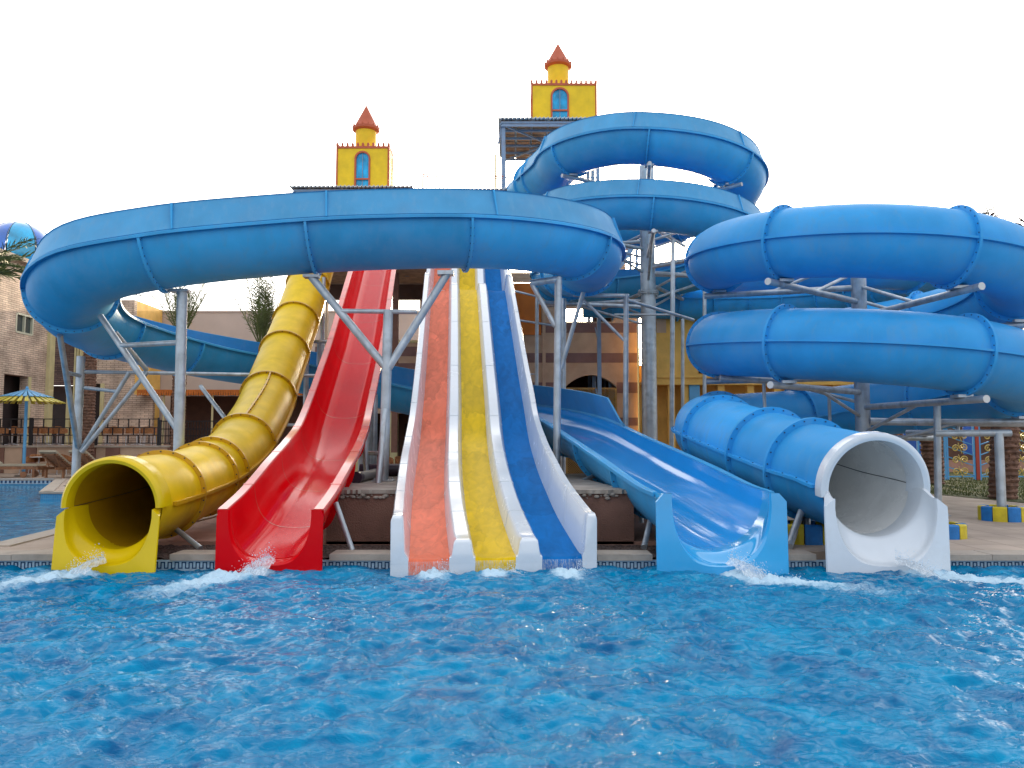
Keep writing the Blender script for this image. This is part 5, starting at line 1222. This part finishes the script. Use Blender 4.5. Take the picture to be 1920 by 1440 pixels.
part(t, 'panel', 'fence_d', x+.1, x+.75, YF+1.2, YF+1.26, GZ+.7, GZ+2.3); part(t, 'panel', 'fence_d', x+2.3, x+2.8, YF+1.2, YF+1.26, GZ+.9, GZ+2.3); part(t, 'foot', 'fence_d', x+.2, x+.26, YF+1.2, YF+1.26, GZ, GZ+.699)

# ================================================================== LEFT TERRACE, RAILING, FURNITURE
TZ = 1.41; YT = 34.5
t = thing('terrace', 'raised dining terrace with a tan retaining wall at left', 'terrace', (-18, YT+2, GZ)); 
part(t, 'face', 'tan', -34, xat(470, YT), YT, YT+.25, GZ, TZ-.08); part(t, 'edge', 'coping', -34, xat(470, YT), YT-.08, YT+.3, TZ-.079, TZ); part(t, 'floor', 'terrace', -34, xat(470, YT), YT+.301, 45, TZ-.2, TZ-.01)
for px in (0, 60, 170, 215, 330): part(t, 'pier', 'render', xat(px, YT)-.25, xat(px, YT)+.35, YT-.05, YT-.001, GZ, TZ-.1)
def railing(x0, x1, y, z, h, label, stag=True):
    t = thing('railing', label, 'railing', (x0, y, z), 'black railings along the terrace edge')
    rows = [0, h*.33, h*.64, h]
    for r_ in rows: MB().box(x0, x1, y-.025, y+.025, z+.1+r_-.02, z+.1+r_+.02).build('rail', 'iron', t, smooth=None)
    if stag:
        for j in range(3):
            x = x0+.05+(.22 if j % 2 else 0)
            while x < x1: MB().box(x-.02, x+.02, y-.02, y+.02, z+.12+rows[j], z+.08+rows[j+1]).build('baluster', 'iron', t, smooth=None); x += .45
    else:
        x = x0
        while x < x1: MB().box(x-.012, x+.012, y-.012, y+.012, z+.12, z+.08+h).build('baluster', 'iron', t, smooth=None); x += .12
    for x in (x0, x1): MB().box(x-.035, x+.035, y-.035, y+.035, z, z+.16+h).build('post', 'iron', t, smooth=None)
xq = [xat(p, YT) for p in (-60, 60, 180, 300)]
for k, lb in enumerate(('black grid railing left of the parasol pole', 'black grid railing between the parasol and the rough palm trunk', 'black grid railing right of the rough palm trunk')): railing(xq[k]+.04, xq[k+1]-.04, YT+.1, TZ, 1.04, lb)
railing(xat(302, YT), xat(430, YT), YT+.1, TZ, .95, 'black railing of close upright bars left of the yellow tube', False)
# chair, table, lounger prototypes
def make_chair():
    t = thing('cane_chair', 'chair', 'chair', (0,0,0), 'cane chairs on the terrace and deck')
    mb = MB(); rr = [[( .22*s_, -.21+.0*k, .43), ( .22*s_, -.21, .45)] for k in (0,) for s_ in (-1, 1)]
    MB().box(-.23, .23, -.22, .22, .42, .46).build('seat', 'cane', t, smooth=None)
    mb = MB(); ring = []
    for k in range(13):
        a = R(-20)+R(220)*k/12; c, s_ = math.cos(a), math.sin(a); h = .84-.0*abs(c)
        ring.append([(.25*c, .22*s_, .52+.10*max(0, -s_+.2)), (.28*c, .25*s_, .52), (.29*c, .27*s_, h-.12*(1-max(0, s_))), (.26*c, .24*s_, h-.12*(1-max(0, s_)))])
    mb.skin(ring, True, True); mb.build('backrest', 'cane', t)
    for sx in (-1, 1):
        for sy in (-1, 1): MB().cyl((sx*.2, sy*.19, .42), (sx*.23, sy*.23, 0), .016, n=6).build('leg', 'alu', t)
    return t
def make_table():
    t = thing('dining_table', 'table', 'table', (0,0,0), 'white dining tables')
    MB().lathe((0,0,0), [(.001, .74), (.42, .74), (.44, .725), (.42, .705), (.001, .705)], 24).build('table_top', 'table', t, smooth=30)
    MB().cyl((0,0,.04), (0,0,.70), .035, n=10).build('pedestal', 'alu', t)
    for k in range(4): a = PI/4+PI/2*k; MB().cyl((0,0,.06), (.30*math.cos(a), .30*math.sin(a), .015), .018, n=6).build('foot', 'alu', t)
    return t
def make_lounger():
    t = thing('sun_lounger', 'lounger', 'sun lounger', (0,0,0), 'wooden sun loungers by the left pool')
    for sx in (-1, 1): MB().box(sx*.30-.02, sx*.30+.02, -.95, .95, .24, .31).build('side_rail', 'wood', t, smooth=None)
    mb = MB()
    for k in range(14): y = -.93+k*.09; mb.box(-.30, .30, y, y+.06, .31, .33)
    mb.box(-.03, .03, -.93, .33, .29, .309); mb.build('seat_slats', 'wood', t, smooth=None)
    mb = MB(); ca, sa = math.cos(R(34)), math.sin(R(34))
    for k in range(8):
        d0 = k*.09; y, z = .34+d0*ca, .32+d0*sa; mb.bar((-.30, y, z), (.30, y, z), .02, .06)
    for sx in (-.2, .2): mb.bar((sx, .34, .305), (sx, .34+.7*ca, .305+.7*sa), .03)
    mb.build('backrest', 'wood', t, smooth=None)
    MB().box(-.29, .29, -.93, .34, .331, .39).build('cushion', 'cushion', t, smooth=None)
    MB().bar((0, .34, .375), (0, .34+.72*ca, .375+.72*sa), .56, .06).build('cushion', 'cushion', t, smooth=None)
    for sx in (-1, 1):
        MB().box(sx*.29-.025, sx*.29+.025, -.88, -.82, 0, .24).build('leg', 'wood', t, smooth=None); MB().box(sx*.29-.025, sx*.29+.025, .60, .66, .0, .24).build('leg', 'wood', t, smooth=None)
        MB().cyl((sx*.33, -.6, .09), (sx*.37, -.6, .09), .09, n=14).build('wheel', 'wood', t)
    for sx in (-.18, .18): MB().cyl((sx, .63, .26), (sx, .78, .60), .014, n=6).build('prop', 'wood', t)
    return t
ch = make_chair(); used = [False]
def put(proto, first, loc, rz, label, key=None):
    if not first[0]: first[0] = True; proto.location = loc; proto.rotation_euler = (0,0,rz); proto['label'] = label; return proto
    return copy_tree(proto, loc, rz, label)
cf = [False]; tb = make_table(); tf = [False]; lg = make_lounger(); lf = [False]
ord_ = ['first', 'second', 'third', 'fourth', 'fifth', 'sixth', 'seventh', 'eighth', 'ninth', 'tenth', 'eleventh', 'twelfth', 'thirteenth']
for k, px in enumerate((15, 36, 64, 76, 88, 103, 125, 193, 212, 231, 250, 271, 290)):
    put(ch, cf, (xat(px, YT+1.0), YT+.75+(k % 3)*.35, TZ), PI+R(random.uniform(-25, 25)), f'orange cane chair behind the black railing, {ord_[k]} from the left in its row')
for k, (px, dy) in enumerate(((28, 2.2), (90, 1.9), (112, 2.3), (205, 1.9), (262, 2.1))):
    put(tb, tf, (xat(px, YT+dy), YT+dy, TZ), 0, f'white dining table on the raised terrace, {ord_[k]} from the left')
for k, px in enumerate((58, 72, 103, 125, 219, 272)):
    put(ch, cf, (xat(px, 33.0), 33.0+.2*(k % 2), GZ), R((-70, 60, -60, 80, -80, 70)[k]), f'orange cane chair on the lower deck below the railing, {ord_[k]} from the left')
for k, px in enumerate((80, 245)): put(tb, tf, (xat(px, 33.2), 33.2, GZ), 0, ('white dining table on the lower deck beside the parasol pole', 'white dining table on the lower deck, right of the grey slide post')[k])
lg.scale = (1.35, 1.25, 1.3)
put(lg, lf, (xat(22, 30.6), 30.7, GZ), R(96), 'low wooden sun lounger with flat cushion at the pool edge, leftmost')
put(lg, lf, (xat(133, 30.6), 30.9, GZ), R(165), 'wooden sun lounger with raised back, left of the grey slide post')
put(lg, lf, (xat(192, 30.9), 31.0, GZ), R(165), 'wooden sun lounger with raised back, right of the grey slide post')
# red framed chairs seen between red and white slides
for k, px in enumerate((706, 722, 752)):
    put(ch, cf, (xat(px, 28.0), 28.0+.3*k, GZ), R(40*k-30), f'cane chair seen between the red and multi-lane slides, {ord_[k]} from the left')
# parasol
def parasol():
    Yp = 31.5; x = xat(52, Yp); t = thing('parasol', 'slatted parasol with pale blue top tier and yellow lower tier', 'parasol', (x, Yp, GZ))
    pole(t, 'pole', (x, Yp, GZ), (x, Yp, zat(727, Yp)), .06, 'para_b')
    MB().cyl((x, Yp, GZ), (x, Yp, GZ+.06), .3, n=20).build('base', 'conc', t)
    def tier(name, m, r0, r1, z0, z1, n):
        mb = MB()
        for k in range(n):
            a0 = 2*PI*k/n+.03; a1 = 2*PI*(k+1)/n-.045
            v = [(x+r*math.cos(a), Yp+r*math.sin(a), z+dz) for dz in (0, .02) for (r, z) in ((r0, z0), (r1, z1)) for a in (a0, a1)]
            mb.add(v, [(0,1,3,2), (4,6,7,5), (0,4,5,1), (2,3,7,6), (0,2,6,4), (1,5,7,3)])
        mb.build(name, m, t, smooth=None)
    zt = zat(731, Yp); tier('top_tier', 'para_b', .05, .94, zt, zat(745, Yp), 26); tier('lower_tier', 'para_y', .78, 1.36, zat(744, Yp), zat(755, Yp), 34)
    mb = MB(); mb.lathe((x, Yp, 0), [(.04, zt+.14), (.07, zt), (.05, zt-.03)], 10); mb.build('finial', 'para_b', t)
    for k in range(8): a = 2*PI*k/8; MB().bar((x, Yp, zt-.05), (x+1.2*math.cos(a), Yp+1.2*math.sin(a), zat(755, Yp)-.02), .025).build('rib', 'wood', t)
parasol()
# pipes on the slab behind the Y post
t = thing('drain_pipe', 'dark and grey drain pipes lying on the concrete slab between the slides', 'pipe', (-2.2, 14.8, .915))
MB().cyl((-2.95, 15.6, 1.04), (-.6, 15.7, 1.04), .12, n=16).build('long_pipe', 'pvc', t); MB().cyl((-2.55, 13.3, 1.0), (-2.45, 15.4, 1.02), .085, n=16).build('short_pipe', 'greypipe', t); MB().cyl((-2.56, 13.2, 1.0), (-2.55, 13.4, 1.0), .10, n=16).build('pipe_end', 'pvc', t)
# ================================================================== PALMS
def frond(mb, base, az, el, L, droop, nl=34, wl=.028, ll=.42, seed=0):
    rnd = random.Random(seed); p = Vector(base); d = Vector((math.cos(az)*math.cos(el), math.sin(az)*math.cos(el), math.sin(el))); pts = [p.copy()]; n = 14
    for k in range(n): d = (d+Vector((0,0,-droop/n*(.4+k/n)))).normalized(); p = p+d*L/n; pts.append(p.copy())
    for k in range(n): mb.cyl(pts[k], pts[k+1], .022*(1-k/n)+.004, n=4, cap=False)
    for j in range(nl):
        t_ = .16+.84*j/nl; k = min(n-1, int(t_*n)); q = pts[k].lerp(pts[k+1], t_*n-k); T = (pts[k+1]-pts[k]).normalized(); s_ = T.cross(Vector((0,0,1))).normalized(); u = s_.cross(T)
        l = ll*(.45+.9*math.sin(PI*min(1, t_*.95+.08)))*rnd.uniform(.8, 1.1)
        for sg in (-1, 1):
            dr = (s_*sg*rnd.uniform(.55, .9)+T*rnd.uniform(.6, .9)+u*rnd.uniform(-.1, .45)).normalized(); a = q; tip = q+dr*l-Vector((0,0,l*.18)); m_ = q+dr*l*.45; wv = T*wl
            mb.add([a-wv*.3, a+wv*.3, m_+wv*.6, tip, m_-wv*.6], [(0,1,2,3,4)])
def palm(label, x, y, z0, zc, r, nf, L, el0, el1, droop, seed, lean=0, name='palm_tree', trunk=True, az0=0, az1=2*PI, m='leaf'):
    t = thing(name, label, 'palm tree', (x, y, z0), 'palm trees'); rnd = random.Random(seed)
    mb = MB(); n = int((zc-z0)/.13); rings = []; k_ = 18
    for j in range(n*2+1):
        z = z0+(zc-z0)*j/(2*n); rr = r*(1.0+.12*(1 if j % 2 else -.2))*(1.12-.14*j/(2*n)); rings.append([(x+lean*(j/(2*n))+rr*rnd.uniform(.93, 1.1)*math.cos(2*PI*i/k_+j*.35), y+rr*rnd.uniform(.93, 1.1)*math.sin(2*PI*i/k_+j*.35), z) for i in range(k_)])
    mb.skin(rings, True, True)
    for j in range(int(n*9)):       # cut leaf stubs
        z = rnd.uniform(z0+.05, zc); a = rnd.uniform(0, 2*PI); b = Vector((x+lean*(z-z0)/(zc-z0)+r*.95*math.cos(a), y+r*.95*math.sin(a), z)); mb.cyl(b, b+Vector((math.cos(a)*.05, math.sin(a)*.05, .07)), .045, .02, n=5)
    mb.build('trunk', 'bark', t, smooth=30)
    mb = MB(); base = Vector((x+lean, y, zc))
    for k in range(nf):
        az = az0+(az1-az0)*(k+rnd.uniform(-.3, .3))/nf; frond(mb, base+Vector((math.cos(az)*r*.5, math.sin(az)*r*.5, rnd.uniform(-.1, .1))), az, el0+(el1-el0)*rnd.random(), L*rnd.uniform(.75, 1.1), droop*rnd.uniform(.7, 1.3), seed=seed*100+k)
    mb.build('crown', m, t, smooth=None)
    return t
palm('palm with a rough trunk crossing the black railing behind the left bend', xat(168, 33.6), 33.6, GZ, 7.8, .23, 22, 2.3, R(10), R(75), .9, 3)
palm('palm with upright pruned fronds behind the tall grey loop post', xat(337, 33.5), 33.5, GZ, zat(628, 33.5), .24, 15, 2.7, R(55), R(86), .35, 4)
palm('palm with upright fronds half hidden behind the yellow tube', xat(490, 29.0), 29.0, GZ, zat(650, 29.0), .18, 16, 3.0, R(60), R(88), .25, 5)
palm('palm whose fronds enter from the left photo edge below the dome', W(-55, 520, 26).x, 26.0, GZ, zat(515, 26), .2, 24, 2.6, R(5), R(60), .9, 6)
palm('palm with a dark trunk just right of the white mouth, before the scroll fence', xat(1742, 25.5), 25.5, GZ, 7.0, .27, 24, 2.6, R(10), R(70), 1.0, 7)
palm('thick dark palm trunk at right in front of the scroll fence', xat(1870, 19.2), 19.2, GZ, 6.0, .26, 22, 1.9, R(5), R(70), .8, 8, lean=.45, m='leaf_red')
palm('distant palm behind the closed coil, seen between its upper turns', xat(1690, 33), 33.0, GZ, 7.0, .2, 26, 2.4, R(5), R(75), .9, 9)
# lawn blades
mb = MB(); rnd = random.Random(5)
for k in range(15000):
    y = rnd.uniform(14.8, 30); x = rnd.uniform(9.6, min(.66*y+2, 22)); 
    if x < 9.2+(25-y)*.43 and y < 25: continue
    a = rnd.uniform(0, 2*PI); h = rnd.uniform(.03, .09); c, s_ = math.cos(a)*.012, math.sin(a)*.012
    mb.add([(x-c, y-s_, GZ+.01), (x+c, y+s_, GZ+.01), (x+rnd.uniform(-.03, .03), y+rnd.uniform(-.03, .03), GZ+h)], [(0,1,2)])
tag(mb.build('grass', 'blade', None, smooth=None), 'patchy short grass along the fence at right', 'grass', kind='stuff')
# dry plants by the left post
mb = MB(); b = Vector((xat(150, 21.4), 21.4, GZ))
for k in range(6): frond(mb, b, R(140+rnd.uniform(-60, 100)), R(rnd.uniform(35, 80)), rnd.uniform(.3, .55), .6, 12, .008, .12, k)
tag(mb.build('dry_plant', 'leaf_dry', None, smooth=None), 'small dry palm seedling at the corner of the left pool', 'plant')
# ================================================================== SPLASHES
def splash(label, src, dst, width, n, seed, up=.25):
    rnd = random.Random(seed); mb = MB(); src = Vector(src); dst = Vector(dst)
    dirv = (dst-src); side = Vector((dirv.y, -dirv.x, 0)).normalized()
    for k in range(n):
        u = rnd.random()**1.2; q = src.lerp(dst, u); w_ = width*(.4+1.3*u)
        q = q+side*rnd.gauss(0, .36)*w_; q.z = max(.0, (src.z*(1-u)**2 if u < .35 else .0)+abs(rnd.gauss(0, .055))*(1.3-u)) + .02
        r = rnd.uniform(.002, .0055)*(1.5 if rnd.random() < .08 else 1)
        mb.add([q+Vector((r,0,0)), q+Vector((0,r,0)), q+Vector((-r,0,0)), q+Vector((0,-r,0)), q+Vector((0,0,r*1.3)), q-Vector((0,0,r))], [(0,1,4), (1,2,4), (2,3,4), (3,0,4), (1,0,5), (2,1,5), (3,2,5), (0,3,5)])
    # tongue of aerated water pouring off the lip
    mb.cur = 1; rings = []
    mid = src.lerp(dst, .36); mid.z = 0.0
    for j in range(14):
        t_ = j/13; c = src.lerp(mid, t_); c.z = src.z*(1-t_**2)-.01; ww = width*(.40+.55*t_)
        rings.append([c+side*(ww*(i/12-.5)*2)+Vector((0, 0, .05*math.cos((i/12-.5)*PI)+rnd.uniform(-.014, .014))) for i in range(13)])
    mb.skin(rings, False, False)
    return tag(mb.build('splash', ['drop', 'jet'], None, smooth=60), label, 'splash', 'splashes where the slides meet the water', 'stuff')
splash('white splash pouring from the yellow tube mouth', (-4.80, 9.52, .20), (-5.5, 8.6, 0), .22, 900, 1)
splash('white splash pouring from the red slide mouth', (-2.84, 9.52, .21), (-3.35, 8.5, 0), .26, 1100, 2)
splash('small splash under the coral lane', (-.78, 9.47, .06), (-.70, 9.05, 0), .30, 420, 3)
splash('small splash under the yellow lane', (0.0, 9.47, .06), (0.0, 9.1, 0), .26, 300, 4)
splash('small splash under the blue lane', (.80, 9.47, .06), (.85, 9.1, 0), .26, 420, 5)
splash('white splash pouring from the pale blue mouth', (2.55, 9.48, .19), (3.45, 8.6, 0), .26, 1100, 6)
splash('white splash pouring from the white tube mouth', (4.50, 9.50, .19), (5.6, 8.75, 0), .26, 1100, 7)
for o in ROOTS:
    if '_o' in o: del o['_o']
